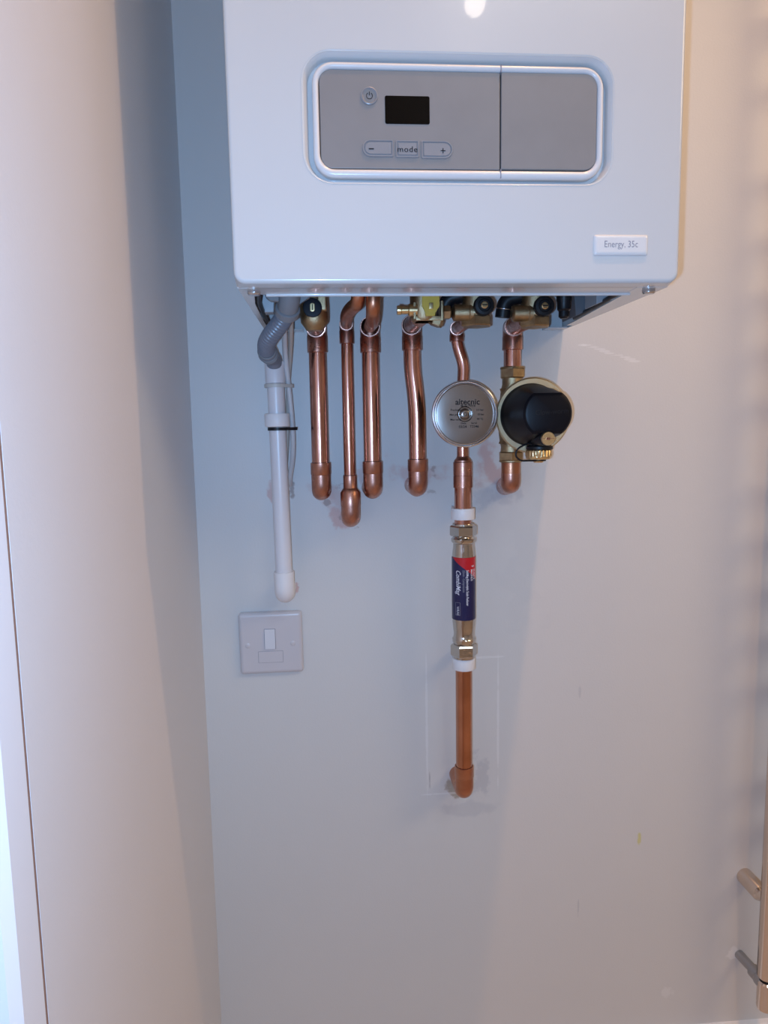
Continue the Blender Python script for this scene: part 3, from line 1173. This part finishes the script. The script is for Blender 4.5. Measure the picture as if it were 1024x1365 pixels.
# body: rolled rim, dished face, curved back
lathe(bm, [(0.0001, -0.034), (0.012, -0.034), (0.028, -0.030), (R * 0.86, -0.018), (R * 0.97, -0.007), (R * 0.975, -0.004)], c, (0, -1, 0), 96, cap=False)
finish('shell', bm, M_STAIN, t, 50)
bm = B()
lathe(bm, [(R * 0.95, -0.005), (R, -0.003), (R * 1.0, 0.0), (R * 0.985, 0.0018), (R * 0.955, 0.0022), (R * 0.93, 0.0012), (R * 0.925, 0.0),
           (R * 0.915, 0.0008), (R * 0.895, 0.0010), (R * 0.88, -0.0002), (R * 0.87, -0.003)], c, (0, -1, 0), 96, cap=False)
finish('rim', bm, M_RIM, t, 35)
bm = B()
lathe(bm, [(R * 0.90, -0.0030), (R * 0.875, -0.0019), (R * 0.86, -0.0018), (R * 0.5, -0.0018), (R * 0.25, -0.0018), (R * 0.235, -0.0018), (R * 0.215, -0.0034), (R * 0.20, -0.0038),
           (R * 0.15, -0.0030), (R * 0.13, -0.0010), (R * 0.10, -0.0004), (R * 0.055, -0.0004), (R * 0.04, -0.0016), (R * 0.001, -0.0016)], c + Vector((0.0004, 0, 0)), (0, -1, 0), 96, cap=False)
face = finish('face', bm, M_STAIN, t, 60)
yf = c.y + 0.0017


def dt(s, px, py, size, sx=1.0, bold=0.0, mt=None, name='lettering'):
    p = at(px, py, yf)
    text_mesh(s, size, name, face, mt or M_INK, lambda x, y, z: (p.x + x, yf, p.z + y), bold=bold, sx=sx)


dt('altecnic', 623.5, 536, 0.0098, 1.0, 0.00012, name='maker_lettering')
dt('Model PV018', 624, 541.2, 0.0031, 1.05, 0.00005)
for s, x, y in (('Precharge', 608, 546.6), ('3.5 bar', 640, 546.4), ('Max press.', 607, 552.8), ('15 bar', 641, 552.4),
                ('Max temp.', 608, 559.4), ('99 \u00b0C', 640, 558.6), ('Date', 618, 564.2), ('Serial', 632, 564)):
    dt(s, x, y, 0.0031, 1.05, 0.00005)
dt('03/24', 617, 569, 0.0042, 1.0, 0.00006)
dt('T2346', 632.5, 568.6, 0.0042, 1.0, 0.00006)
# tee and neck behind the vessel
bm = B()
lathe(bm, [(0.010, 0), (0.010, 0.018), (0.012, 0.019), (0.012, 0.030)], (c.x, YV, c.z), (0, -1, 0), 24)
finish('neck', bm, M_BRASS, t, 40)
bm = B()
tube(bm, [(X5b, YV, c.z - 0.018), (X5b, YV, c.z + 0.018)], 0.0105, 24)
box(bm, min(X5b, c.x) - 0.008, max(X5b, c.x) + 0.008, YV - 0.012, YV + 0.008, c.z - 0.009, c.z + 0.009, 0.002)
finish('tee', bm, M_BRASS, t, 40)

# ------------------------------------------------------------------ magnetic filter
YR = -0.092
c = at(710, 554, YR)
q = 1 / ppm(c)
t = thing('magnetic_filter', 'brass magnetic filter with a black chamfered cap, right of the round vessel', 'filter', c)
R = 50.0 * q
bm = B()
lathe(bm, [(0.018, -0.052), (0.030, -0.040), (0.040, -0.020), (R * 0.98, -0.004), (R, 0.0), (R, 0.0015), (R * 0.97, 0.0030), (R * 0.80, 0.0034)], c, (0, -1, 0), 72)
finish('brass_body', bm, M_BRASSP, t, 40)
# black cap: round foot blending into a flat-topped and flat-bottomed front
cb = at(708, 553, YR - 0.004)
cf = at(731.5, 551, -0.165)
qb, qf = 1 / ppm(cb), 1 / ppm(cf)
bm = B()
rings = []
NS = 72


def stad(t_, hw, hh, ch):
    """circle-like outline cut flat above and below"""
    x, z = math.cos(t_) * hw, math.sin(t_) * hw
    z = max(-hh, min(hh, z))
    return x, z


def ring_at(cen, hw, hh):
    return [bm.verts.new((cen.x + stad(2 * math.pi * i / NS, hw, hh, 0)[0], cen.y, cen.z + stad(2 * math.pi * i / NS, hw, hh, 0)[1])) for i in range(NS)]


def lerp(a, b, k):
    return a + (b - a) * k


xb, xf = cb.x, cb.x + 0.0015
Rb = 41.5 * qb
levels = [(cb.y + 0.003, Rb, Rb), (cb.y - 0.002, Rb, Rb), (cb.y - 0.005, Rb * 0.965, Rb * 0.965), (cb.y - 0.010, Rb * 0.945, Rb * 0.93),
          (-0.140, 0.0318, 0.0290), (-0.156, 0.0296, 0.0245), (-0.1615, 0.0285, 0.0232), (-0.1640, 0.0262, 0.0210), (-0.1650, 0.0235, 0.0188)]
for (yy, hw, hh) in levels:
    k = (yy - cb.y) / (-0.165 - cb.y)
    rings.append(ring_at(Vector((lerp(cb.x, cf.x, max(0, k)), yy, lerp(cb.z, cf.z, max(0, k)))), hw, hh))
for A, C2 in zip(rings, rings[1:]):
    for i in range(NS):
        bm.faces.new((A[i], A[(i + 1) % NS], C2[(i + 1) % NS], C2[i]))
bm.faces.new(rings[-1])
bm.faces.new(rings[0])
cap = finish('black_cap', bm, M_BLACKCAP, t, 25)
p = at(736, 549, -0.1652)
text_mesh('Glow-worm', 0.0082, 'raised_lettering', cap, M_BLACK, lambda x, y, z: (p.x + x, -0.1652 - z, p.z + y + x * 0.05), bold=0.0001, sx=0.95)
# nuts above and below, with their threaded necks
for (py0, py1, hw, px) in ((507.5, 490.5, 17.2, 683.5), (629, 601, 17.0, 680.5)):
    a = at(px, py0, YFI)
    b = at(px, py1, YFI)
    qq = 1 / ppm(a)
    bm = B()
    if py0 < 600:
        hexnut(bm, (X6, YFI, at(px, 504.5, YFI).z), (0, 0, 1), hw * qq, at(px, 491, YFI).z - at(px, 504.5, YFI).z, math.radians(20))
        lathe(bm, [(0.0150, 0), (0.0155, 0.0015), (0.0150, 0.003), (0.0118, 0.0035)], (X6, YFI, at(px, 492.5, YFI).z), (0, 0, 1), 32)
        lathe(bm, [(0.0165, -0.034), (0.0145, -0.016), (0.0128, -0.008), (0.0128, 0.0)], (X6, YFI, at(px, 504, YFI).z), (0, 0, 1), 32)
    else:
        hexnut(bm, (X7, YFI, at(px, 614, YFI).z), (0, 0, 1), hw * qq, at(px, 602, YFI).z - at(px, 614, YFI).z, math.radians(20))
        lathe(bm, [(0.0128, 0), (0.0150, 0.001), (0.0150, 0.003)], (X7, YFI, at(px, 616.5, YFI).z), (0, 0, 1), 32)
        lathe(bm, [(0.0135, 0), (0.0128, 0.006), (0.0145, 0.014), (0.0165, 0.032)], (X7, YFI, at(px, 602, YFI).z), (0, 0, 1), 32)
    finish('nut', bm, M_BRASS, t, 25)
# yoke joining the necks to the round body
bm = B()
tube(bm, smooth_path([(X6, YFI, c.z + 0.040), ((X6 + c.x) / 2, YFI, c.z + 0.015), ((X7 + c.x) / 2, YFI, c.z - 0.015), (X7, YFI, c.z - 0.040)], 8), 0.0165, 24)
finish('yoke', bm, M_BRASS, t, 60)
# air screw
pf = at(731, 584.5, -0.166)
qf = 1 / ppm(pf)
bm = B()
lathe(bm, [(0.0088, -0.045), (0.0088, -0.004), (0.0080, -0.003)], pf, (0, -1, 0), 32)
finish('screw_housing', bm, M_BLACK, t, 40)
bm = B()
r = 9.2 * qf
lathe(bm, [(r * 0.9, -0.006), (r, -0.004), (r, 0.0), (r * 0.93, 0.0010), (r * 0.6, 0.0010), (r * 0.58, 0.0006), (r * 0.3, 0.0006), (r * 0.28, -0.001), (0.0001, -0.001)], pf, (0, -1, 0), 40)
sc_ = finish('vent_screw', bm, M_BRASSS, t, 30)
bm = B()
box(bm, pf.x - r * 0.9, pf.x + r * 0.9, pf.y - 0.0013, pf.y - 0.0008, pf.z - 0.0002, pf.z + 0.0003)
box(bm, pf.x - r * 0.32, pf.x + r * 0.25, pf.y - 0.0013, pf.y - 0.0008, pf.z - 0.0016, pf.z + 0.0011)
finish('slot', bm, M_COPPERF, sc_, None)
# ribbed drain cap hanging below
pd = at(718, 605, -0.115)
qd = 1 / ppm(pd)
bm = B()
lathe(bm, [(0.0150, 0), (0.0162, 0.001), (0.0162, 0.004), (0.012, 0.006), (0.012, 0.018)], (pd.x + 0.001, pd.y, pd.z + 5.5 * qd), (0, 0, 1), 40)
finish('drain_collar', bm, M_BLACK, t, 40)
bm = B()
NSg = 24 * 6
R_ = 17.2 * qd
ringsd = []
for (rr, h, ribd) in ((0.88, -7.0, 0), (0.97, -5.5, 0), (0.98, -3.0, 0.0), (0.98, -2.6, 1), (0.98, 4.4, 1), (0.93, 5.4, 0)):
    ring = []
    for i in range(NSg):
        tt = 2 * math.pi * i / NSg
        k = 0.5 + 0.5 * math.cos(24 * tt)
        rad = R_ * (rr + (0.06 * (k - 0.5) if ribd else 0))
        ring.append(bm.verts.new((pd.x + rad * math.cos(tt), pd.y + rad * math.sin(tt), pd.z + h * qd)))
    ringsd.append(ring)
for A, C2 in zip(ringsd, ringsd[1:]):
    for i in range(NSg):
        bm.faces.new((A[i], A[(i + 1) % NSg], C2[(i + 1) % NSg], C2[i]))
bm.faces.new(ringsd[0])
bm.faces.new(ringsd[-1])
finish('ribbed_cap', bm, M_BRASSS, t, 50)
bm = B()
lathe(bm, [(0.0052, 0.0), (0.0060, 0.001), (0.0060, 0.006)], (pd.x, pd.y, pd.z - 11.5 * qd), (0, 0, 1), 24)
finish('cap_rivet', bm, M_BRASSS, t, 40)
bm = B()
lathe(bm, [(0.0088, 0), (0.0092, 0.0005), (0.0088, 0.0012)], (pd.x, pd.y, pd.z - 9.3 * qd), (0, 0, 1), 24)
loop = [at(713, 590, -0.118), at(700, 592, -0.120), at(689, 599, -0.120), at(687, 608, -0.120), at(694, 614.5, -0.120), at(705, 614, -0.119),
        (pd.x - 0.004, pd.y - 0.004, pd.z - 8.8 * qd)]
tube(bm, resample(smooth_path(loop, 8), 0.002), 0.0011, 10)
finish('retaining_strap', bm, M_BLACK, t, 60)

# ------------------------------------------------------------------ brass valves under the boiler
# left one: round body with dark cap
c = at(418, 412, -0.150)
q = 1 / ppm(c)
t = thing('isolation_valve', 'brass boiler valve with a round dark slotted cap, leftmost, beside the grey hose', 'valve', c,
          'brass valves under the boiler')
bm = B()
lathe(bm, [(0.0085, -0.0235), (0.0100, -0.0215), (0.0148, -0.0150), (0.0152, -0.010), (0.0152, 0.004), (0.0140, 0.008), (0.0140, 0.058)], c + Vector((0.0004, 0, 0)), (0, 0, 1), 36)
box(bm, c.x + 0.004, c.x + 0.0150, c.y - 0.014, c.y + 0.008, c.z - 0.004, c.z + 0.022, 0.0025)
finish('valve_body', bm, M_BRASS, t, 40)
bm = B()
lathe(bm, [(0.0098, -0.014), (0.0104, 0.0), (0.0100, 0.0012), (0.0085, 0.0016), (0.0040, 0.0016)], c + Vector((-0.0008, -0.0160, -0.0010)), (0, -1, 0), 36)
cp_ = finish('valve_cap', bm, M_NAVYCAP, t, 40)
bm = B()
pill(bm, c.x - 0.0036, c.x + 0.0018, c.z - 0.0055, c.z + 0.0038, 0.0024, c.y - 0.0170, c.y - 0.0186, 0.0005)
finish('spindle', bm, M_BRASSS, t, 40)
bm = B()
box(bm, c.x - 0.0014, c.x - 0.0004, c.y - 0.0189, c.y - 0.0180, c.z - 0.0040, c.z + 0.0024)
finish('slot', bm, M_INK, t, None)
bm = B()
tube(bm, smooth_path([P1_mouth - P1_d * 0.005, P1_mouth + P1_d * 0.003, c + Vector((0.0004, 0.004, -0.012))], 8), 0.0100, 24)
finish('valve_tail', bm, M_COPPERF, t, 60)


def lever_valve(kx, ky, label, group='brass valves under the boiler'):
    """brass valve: block with black round knob, side barrel to the left"""
    c = at(kx, ky, -0.150)
    t = thing('isolation_valve', label, 'valve', c, group)
    bm = B()
    # hexagonal lower skirt and the cast upright
    hexnut(bm, c + Vector((-0.004, 0.006, -0.0200)), (0, 0, 1), 0.0185, 0.0115, math.radians(15))
    lathe(bm, [(0.012, 0.0), (0.0155, 0.006), (0.0155, 0.030), (0.0135, 0.034), (0.0135, 0.056)], c + Vector((-0.005, 0.004, -0.013)), (0, 0, 1), 32)
    finish('valve_body', bm, M_BRASS, t, 25)
    bm = B()
    lathe(bm, [(0.0060, 0), (0.0082, 0.0012), (0.0092, 0.002), (0.0092, 0.018), (0.0102, 0.019), (0.0102, 0.023)], c + Vector((-0.033, -0.002, -0.0055)), (1, 0, 0), 32)
    finish('side_barrel', bm, M_BRASS, t, 35)
    bm = B()
    lathe(bm, [(0.0085, -0.012), (0.0095, -0.004), (0.0113, -0.003), (0.0113, 0.002), (0.0102, 0.0036), (0.0070, 0.0040), (0.0062, 0.0026), (0.001, 0.0026)],
          c + Vector((0, -0.016, 0)), (0, -1, 0), 36)
    finish('valve_cap', bm, M_BLACK, t, 35)
    bm = B()
    lathe(bm, [(0.0038, 0.0), (0.0038, 0.0048), (0.0030, 0.0054), (0.0001, 0.0054)], c + Vector((0, -0.016, 0)), (0, -1, 0), 20)
    sp_ = finish('spindle', bm, M_BRASSS, t, 35)
    bm = B()
    box(bm, c.x - 0.0028, c.x + 0.0028, c.y - 0.0222, c.y - 0.0212, c.z - 0.0005, c.z + 0.0005)
    finish('slot', bm, M_INK, sp_, None)
    # black connector turning up behind, with its steel clip
    bm = B()
    tube(bm, smooth_path([c + Vector((-0.040, 0.012, -0.008)), c + Vector((-0.038, 0.010, 0.012)), c + Vector((-0.012, 0.006, 0.016)), c + Vector((-0.012, 0.006, 0.052))], 8), 0.0085, 20)
    finish('connector', bm, M_BLACK, t, 60)
    bm = B()
    torus(bm, c + Vector((-0.0385, 0.0105, 0.002)), (0.1, -0.2, 1), 0.0088, 0.0007, 28, 8)
    finish('clip_ring', bm, M_STEEL, t, 60)
    return c


lever_valve(641, 410.5, 'brass valve with a black round knob, above the bent pipe to the round vessel')
lever_valve(719.5, 411.5, 'brass valve with a black round knob, rightmost, above the black-capped filter')

# gas valve with yellow plate
c = at(573, 409, -0.158)
t = thing('gas_valve', 'brass gas valve with a yellow plate and a test nipple on its left', 'valve', c, 'brass valves under the boiler')
bm = B()
lathe(bm, [(0.0120, -0.0155), (0.0145, -0.012), (0.0150, 0.002), (0.0150, 0.056)], c + Vector((-0.0062, 0.008, 0)), (0, 0, 1), 32)
box(bm, c.x - 0.0165, c.x + 0.0145, c.y - 0.004, c.y + 0.018, c.z - 0.0155, c.z - 0.010, 0.0015)
box(bm, c.x - 0.0190, c.x - 0.0160, c.y - 0.006, c.y + 0.012, c.z - 0.014, c.z + 0.004, 0.0008)
box(bm, c.x + 0.0115, c.x + 0.0145, c.y - 0.006, c.y + 0.012, c.z - 0.016, c.z + 0.006, 0.0008)
finish('valve_body', bm, M_BRASS, t, 35)
bm = B()
lathe(bm, [(0.0050, 0.0), (0.0052, 0.0015), (0.0052, 0.004), (0.0044, 0.005), (0.0044, 0.012), (0.0068, 0.013), (0.0068, 0.022)], c + Vector((-0.0365, 0.0, -0.0035)), (1, 0, 0), 24)
finish('test_nipple', bm, M_BRASSS, t, 35)
bm = B()
hexnut(bm, c + Vector((0.006, 0.004, -0.020)), (0.35, 0, 1), 0.0082, 0.010)
hexnut(bm, c + Vector((0.0150, 0.002, -0.006)), (1, 0, 0), 0.0080, 0.008)
finish('nut', bm, M_BRASS, t, 25)
# yellow plate, an upright stretched octagon
bm = B()
outl = [(-0.0093, 0.016), (-0.0098, 0.000), (-0.0062, -0.0075), (-0.0062, -0.0112), (0.0046, -0.0112), (0.0046, -0.0075), (0.0095, -0.001), (0.0095, 0.016)]
for yy in (0, 1):
    pass
fr_ = [bm.verts.new((c.x + x, c.y - 0.0095, c.z + z)) for x, z in outl]
bk_ = [bm.verts.new((c.x + x, c.y - 0.0060, c.z + z)) for x, z in outl]
n = len(outl)
for i in range(n):
    bm.faces.new((fr_[i], fr_[(i + 1) % n], bk_[(i + 1) % n], bk_[i]))
bm.faces.new(fr_)
bm.faces.new(bk_)
bmesh.ops.bevel(bm, geom=bm.edges[:], offset=0.0004, segments=2, affect='EDGES')
finish('yellow_plate', bm, M_YELLOW, t, 35)['label'] = 'yellow plate'
bm = B()
box(bm, c.x - 0.0024, c.x + 0.0020, c.y - 0.0128, c.y - 0.0090, c.z - 0.0042, c.z + 0.0024, 0.0006)
finish('spindle', bm, M_BRASSS, t, 35)

# ------------------------------------------------------------------ condensate hose
t = thing('condensate_hose', 'grey corrugated drain hose curving from the boiler into the white pipe', 'hose', at(366, 482, -0.05))
bm = B()
adp = [at(386.5, 380, -0.190), at(386, 398, -0.185), at(382, 421, -0.165)]
adp[0] = Vector((adp[1].x, adp[1].y, 0.072))
tube(bm, resample(smooth_path(adp, 8), 0.002), lambda i, t_: 0.0125 - 0.0020 * max(0, t_ - 0.6) / 0.4, 32)
finish('spigot', bm, M_HOSEC, t, 60)
bm = B()
p = adp[2] - (adp[2] - adp[1]).normalized() * 0.008
u_, v_, a_ = basis(adp[2] - adp[1])
lathe(bm, [(0.0122, -0.004), (0.0135, -0.003), (0.0135, 0.004), (0.0120, 0.005)], p, a_, 32)
finish('cuff', bm, M_HOSEC, t, 40)
prism('support_lug', [(397, 390), (415, 390), (413, 397), (405, 400), (397, 409), (394, 400)], -0.178, 0.006, M_HOSEC, t, 0.0008)
prism('support_lug', [(352, 391), (372, 391), (372, 402), (360, 401), (354, 396)], -0.192, 0.008, M_HOSEC, t, 0.0008)
path = [at(383.5, 414, -0.170), at(374, 431, -0.150), at(360, 448, -0.125), at(354, 460, -0.10), at(357, 472, -0.075), at(365, 478, -0.056), at(366.5, 492, -0.050)]
pts = resample(smooth_path(path, 14), 0.00055)
L_ = len(pts)
bm = B()


def corr(i, t_):
    if t_ > 0.80:
        return 0.0100
    return 0.0093 + 0.0013 * math.cos(i * 2 * math.pi / 10)


tube(bm, pts, corr, 28)
finish('corrugated_tube', bm, M_HOSE, t, 80)
for k, rr in ((0.70, 0.0112), (0.755, 0.0118), (0.80, 0.0112)):
    bm = B()
    i = int(L_ * k)
    torus(bm, pts[i], pts[i + 3] - pts[i - 3], rr - 0.0012, 0.0016, 32, 10)
    finish('cuff', bm, M_HOSEC, t, 60)

# ------------------------------------------------------------------ white waste pipe
YW = -0.048
t = thing('waste_pipe', 'white plastic drain pipe ending in an elbow above the switch', 'pipe', (at(378, 790, YW).x, 0, at(378, 790, YW).z))
xa, xb_ = at(366.5, 495, YW).x, at(378.5, 762, YW).x
za, zb_ = at(366.5, 482, YW).z, at(378.5, 762, YW).z


def wp(py):
    z = at(372, py, YW).z
    k = (z - za) / (zb_ - za)
    return Vector((lerp(xa, xb_, k), YW, z))


bm = B()
tube(bm, [wp(500), wp(770)], 0.0107, 32)
finish('tube', bm, M_PVC, t, 50)
ax = (wp(500) - wp(600)).normalized()
h = (wp(482) - wp(512)).length
bm = B()
lathe(bm, [(0.0110, 0), (0.0126, 0.0008), (0.0126, h - 0.001), (0.0122, h), (0.0100, h)], wp(512), ax, 36)
finish('socket', bm, M_PVC, t, 40)
h = (wp(552) - wp(570)).length
bm = B()
lathe(bm, [(0.0110, 0), (0.0152, 0.0008), (0.0158, 0.002), (0.0158, h - 0.001), (0.0152, h), (0.0108, h)], wp(569.5) , ax, 36)
finish('coupling', bm, M_PVCB, t, 40)
bm = B()
e0 = wp(762)
zc = at(379, 806, YW).z + 0.0130
tube(bm, smooth_path([e0, (xb_, YW, zc), (xb_, 0.003, zc)], 12, 0.018), 0.0130, 32)
finish('elbow', bm, M_PVCB, t, 50)

# cables behind it
t = thing('boiler_cable', 'white flex running down beside the drain pipe into the wall', 'cable', at(388, 648, 0))
path = [at(380, 395, -0.14), at(379, 430, -0.10), at(380, 470, -0.055), at(384.5, 512, -0.042), at(388, 545, -0.038), at(391, 585, -0.034), at(390.5, 612, -0.026), at(386.5, 638, -0.012), at(387, 648, 0.004)]
bm = B()
path[0].z = 0.070
tube(bm, resample(smooth_path(path, 10), 0.003), 0.0034, 14)
finish('flex', bm, M_CABLE, t, 60)
t = thing('boiler_cable', 'cream flex running down behind the white one, close to the brass valve', 'cable', at(383, 648, 0))
path = [at(393, 395, -0.12), at(388.5, 430, -0.09), at(387.5, 470, -0.044), at(384.0, 512, -0.029), at(384.0, 560, -0.026), at(382, 610, -0.018), at(379, 640, -0.008), at(378, 650, 0.004)]
path[0].z = 0.070
bm = B()
tube(bm, resample(smooth_path(path, 10), 0.003), 0.0028, 14)
finish('flex', bm, M_CABLEB, t, 60)


def tie(py, ym, right_px, material, label, r0, hgt):
    """flat band round the pipe and the cable beside it"""
    c = wp(py)
    xr = at(right_px, py, YW).x - r0 * 0.0
    xl = c.x - r0
    bm = B()
    rr_ = 0.0042
    out = []
    n = 40
    xc, yc = xr - rr_, YW + 0.006
    cl = [(c.x + r0 * math.cos(a), YW + r0 * math.sin(a)) for a in [2 * math.pi * k / 40 for k in range(40)]]
    cl += [(xc + rr_ * math.cos(a), yc + rr_ * math.sin(a)) for a in [2 * math.pi * k / 24 for k in range(24)]]
    cl = sorted(set(cl))

    def half(seq):
        h_ = []
        for p_ in seq:
            while len(h_) > 1 and (h_[-1][0] - h_[-2][0]) * (p_[1] - h_[-2][1]) - (h_[-1][1] - h_[-2][1]) * (p_[0] - h_[-2][0]) <= 0:
                h_.pop()
            h_.append(p_)
        return h_[:-1]
    pts2 = half(cl) + half(cl[::-1])
    m = len(pts2)
    rings = []
    for dz, dr in ((-hgt, 0), (-hgt, 0.0012), (hgt, 0.0012), (hgt, 0)):
        ring = []
        for j, (x, y) in enumerate(pts2):
            a, b2 = pts2[j - 1], pts2[(j + 1) % m]
            tx, ty = b2[0] - a[0], b2[1] - a[1]
            l = math.hypot(tx, ty) or 1
            ring.append(bm.verts.new((x + ty / l * dr, y - tx / l * dr, c.z + dz)))
        rings.append(ring)
    for k in range(4):
        A, C2 = rings[k], rings[(k + 1) % 4]
        for j in range(m):
            bm.faces.new((A[j], A[(j + 1) % m], C2[(j + 1) % m], C2[j]))
    return tag(finish('cable_tie', bm, material, None, 40), label, 'cable tie', 'cable ties on the drain pipe')


tie(514.5, YW, 390, M_TIE, 'clear cable tie holding the flex to the top of the white drain pipe', 0.0130, 0.0022)
tie(571.8, YW, 395, M_BLACK, 'black cable tie just below the white coupling of the drain pipe', 0.0112, 0.0019)

# ------------------------------------------------------------------ fused switch
cx_, cz_ = -0.0075, -0.4173
t = thing('fused_switch', 'white plastic fused spur switch on the wall below the white drain pipe', 'switch', (cx_, 0, cz_))
tilt = math.radians(0.3)


def pl(x, Y, z):
    return Vector((cx_ + (x * math.cos(tilt) - z * math.sin(tilt)), Y, cz_ + x * math.sin(tilt) + z * math.cos(tilt)))


def ppill(x0, x1, z0, z1, r, Yb, Yf, e):
    bm = B()
    secs = [(x0, x1, z0, z1, r, Yb)]
    for i in range(6):
        a = i / 5 * math.pi / 2
        d = e * (1 - math.cos(a))
        secs.append((x0 + d, x1 - d, z0 + d, z1 - d, max(r - d, 0.0004), Yf + min(e, abs(Yf - Yb)) * (1 - math.sin(a))))
    x0_, x1_, z0_, z1_, r_, Y_ = secs[-1]
    secs.append((x0_ + 0.0004, x1_ - 0.0004, z0_ + 0.0004, z1_ - 0.0004, r_, Y_))
    return loft(bm, secs, place=pl)


finish('plate', ppill(-0.0432, 0.0432, -0.0432, 0.0432, 0.005, -0.0003, -0.0095, 0.0055), M_PLATE, t, 60)
# rocker, fuse carrier and screw caps; each in a slim dark joint
w0 = at(352.5, 839, -0.0095)
w1 = at(367.5, 864.5, -0.0095)
ax0, ax1, az1, az0 = w0.x - cx_, w1.x - cx_, w0.z - cz_, w1.z - cz_
finish('rocker_joint', ppill(ax0 - 0.0006, ax1 + 0.0006, az0 - 0.0006, az1 + 0.0006, 0.0008, -0.009, -0.0097, 0.0001), M_GREYINK, t, 60)
bm = ppill(ax0, ax1, az0, az1, 0.0006, -0.009, -0.0115, 0.0005)
for v in bm.verts:
    k = (v.co.z - (cz_ + az0)) / (az1 - az0)
    if v.co.y < -0.0098:
        v.co.y -= 0.0010 * (1 - k)
finish('rocker', bm, M_ROCKER, t, 50)
w0 = at(344.5, 869, -0.0095)
w1 = at(377.5, 882.2, -0.0095)
ax0, ax1, az1, az0 = w0.x - cx_, w1.x - cx_, w0.z - cz_, w1.z - cz_
finish('fuse_joint', ppill(ax0 - 0.0004, ax1 + 0.0004, az0 - 0.0004, az1 + 0.0004, 0.0006, -0.009, -0.0096, 0.0001), M_GREYINK, t, 60)
finish('fuse_carrier', ppill(ax0, ax1, az0, az1, 0.0005, -0.009, -0.0100, 0.0002), M_PLATE, t, 50)
for px, py in ((330.5, 861), (390.5, 857.5)):
    p = at(px, py, -0.0095)
    bm = B()
    lathe(bm, [(0.0036, 0), (0.0036, 0.0003), (0.0032, 0.0006), (0.0001, 0.0006)], p, (0, -1, 0), 24)
    finish('screw_cap', bm, M_PLATE, t, 40)

# ------------------------------------------------------------------ towel rail at the right edge
XT, YT = 0.6945, -0.060
zt0 = at(1022, 1304, YT).z
t = thing('towel_rail', 'chrome towel rail upright at the right edge, held off the wall', 'towel rail', (XT, YT, zt0))
bm = B()
lathe(bm, [(0.006, 0), (0.0105, 0.001), (0.0125, 0.004), (0.0125, 1.42), (0.0105, 1.424), (0.006, 1.425)], (XT, YT, zt0), (0, 0, 1), 40)
finish('upright', bm, M_CHROME, t, 50)
bm = B()
lathe(bm, [(0.006, 0), (0.0105, 0.001), (0.0125, 0.004), (0.0125, 1.42), (0.0105, 1.424), (0.006, 1.425)], (XT + 0.45, YT, zt0), (0, 0, 1), 40)
finish('upright', bm, M_CHROME, t, 50)
for zr in (0.545, 0.48, 0.405, 0.335, 0.225, 0.150, 0.080, 0.010, -0.060, -0.175, -0.245, -0.315, -0.385, -0.455, -0.60, -0.67):
    bm = B()
    tube(bm, [(XT + 0.006, YT - 0.006, zr), (XT + 0.444, YT - 0.006, zr)], 0.0105, 20)
    finish('rung', bm, M_CHROME, t, 50)
for xx, zz_ in ((XT, -0.814), (XT, 0.40), (XT + 0.45, -0.814), (XT + 0.45, 0.40)):
    bm = B()
    lathe(bm, [(0.0125, 0.0), (0.0125, 0.040), (0.0110, 0.043), (0.0075, 0.050), (0.0075, 0.056)], (xx - 0.002, 0, zz_), (0, -1, 0), 32)
    finish('wall_bracket', bm, M_CHROME, t, 40)
bm = B()
lathe(bm, [(0.0085, 0.0), (0.0092, -0.002), (0.0092, -0.004), (0.006, -0.005)], (XT, YT, zt0 + 0.002), (0, 0, 1), 32)
finish('blanking_ring', bm, M_BLACK, t, 40)

p = at(985.5, 1272, 0)
t = thing('rail_valve', 'chrome radiator valve and tail pipe under the towel rail upright', 'valve', (p.x, 0, p.z))
zv = p.z
bm = B()
tube(bm, [(p.x, 0.002, zv), (XT, YT + 0.012, zv)], 0.0072, 28)
finish('tail_pipe', bm, M_CHROMEG, t, 50)
bm = B()
dr = Vector((XT - p.x, YT, 0)).normalized()
lathe(bm, [(0.0080, 0.0), (0.0100, 0.001), (0.0100, 0.014), (0.0115, 0.016), (0.0115, 0.026)], Vector((p.x, 0, zv)) + dr * 0.032, dr, 28)
finish('nut', bm, M_CHROMEG, t, 35)
bm = B()
zb2 = at(1022, 1345, YT).z
lathe(bm, [(0.006, zb2), (0.0105, zb2 + 0.002), (0.0115, zb2 + 0.006), (0.0115, zt0 - 0.006), (0.009, zt0 - 0.0035)], (XT, YT, 0), (0, 0, 1), 32)
finish('valve_body', bm, M_CHROME, t, 40)
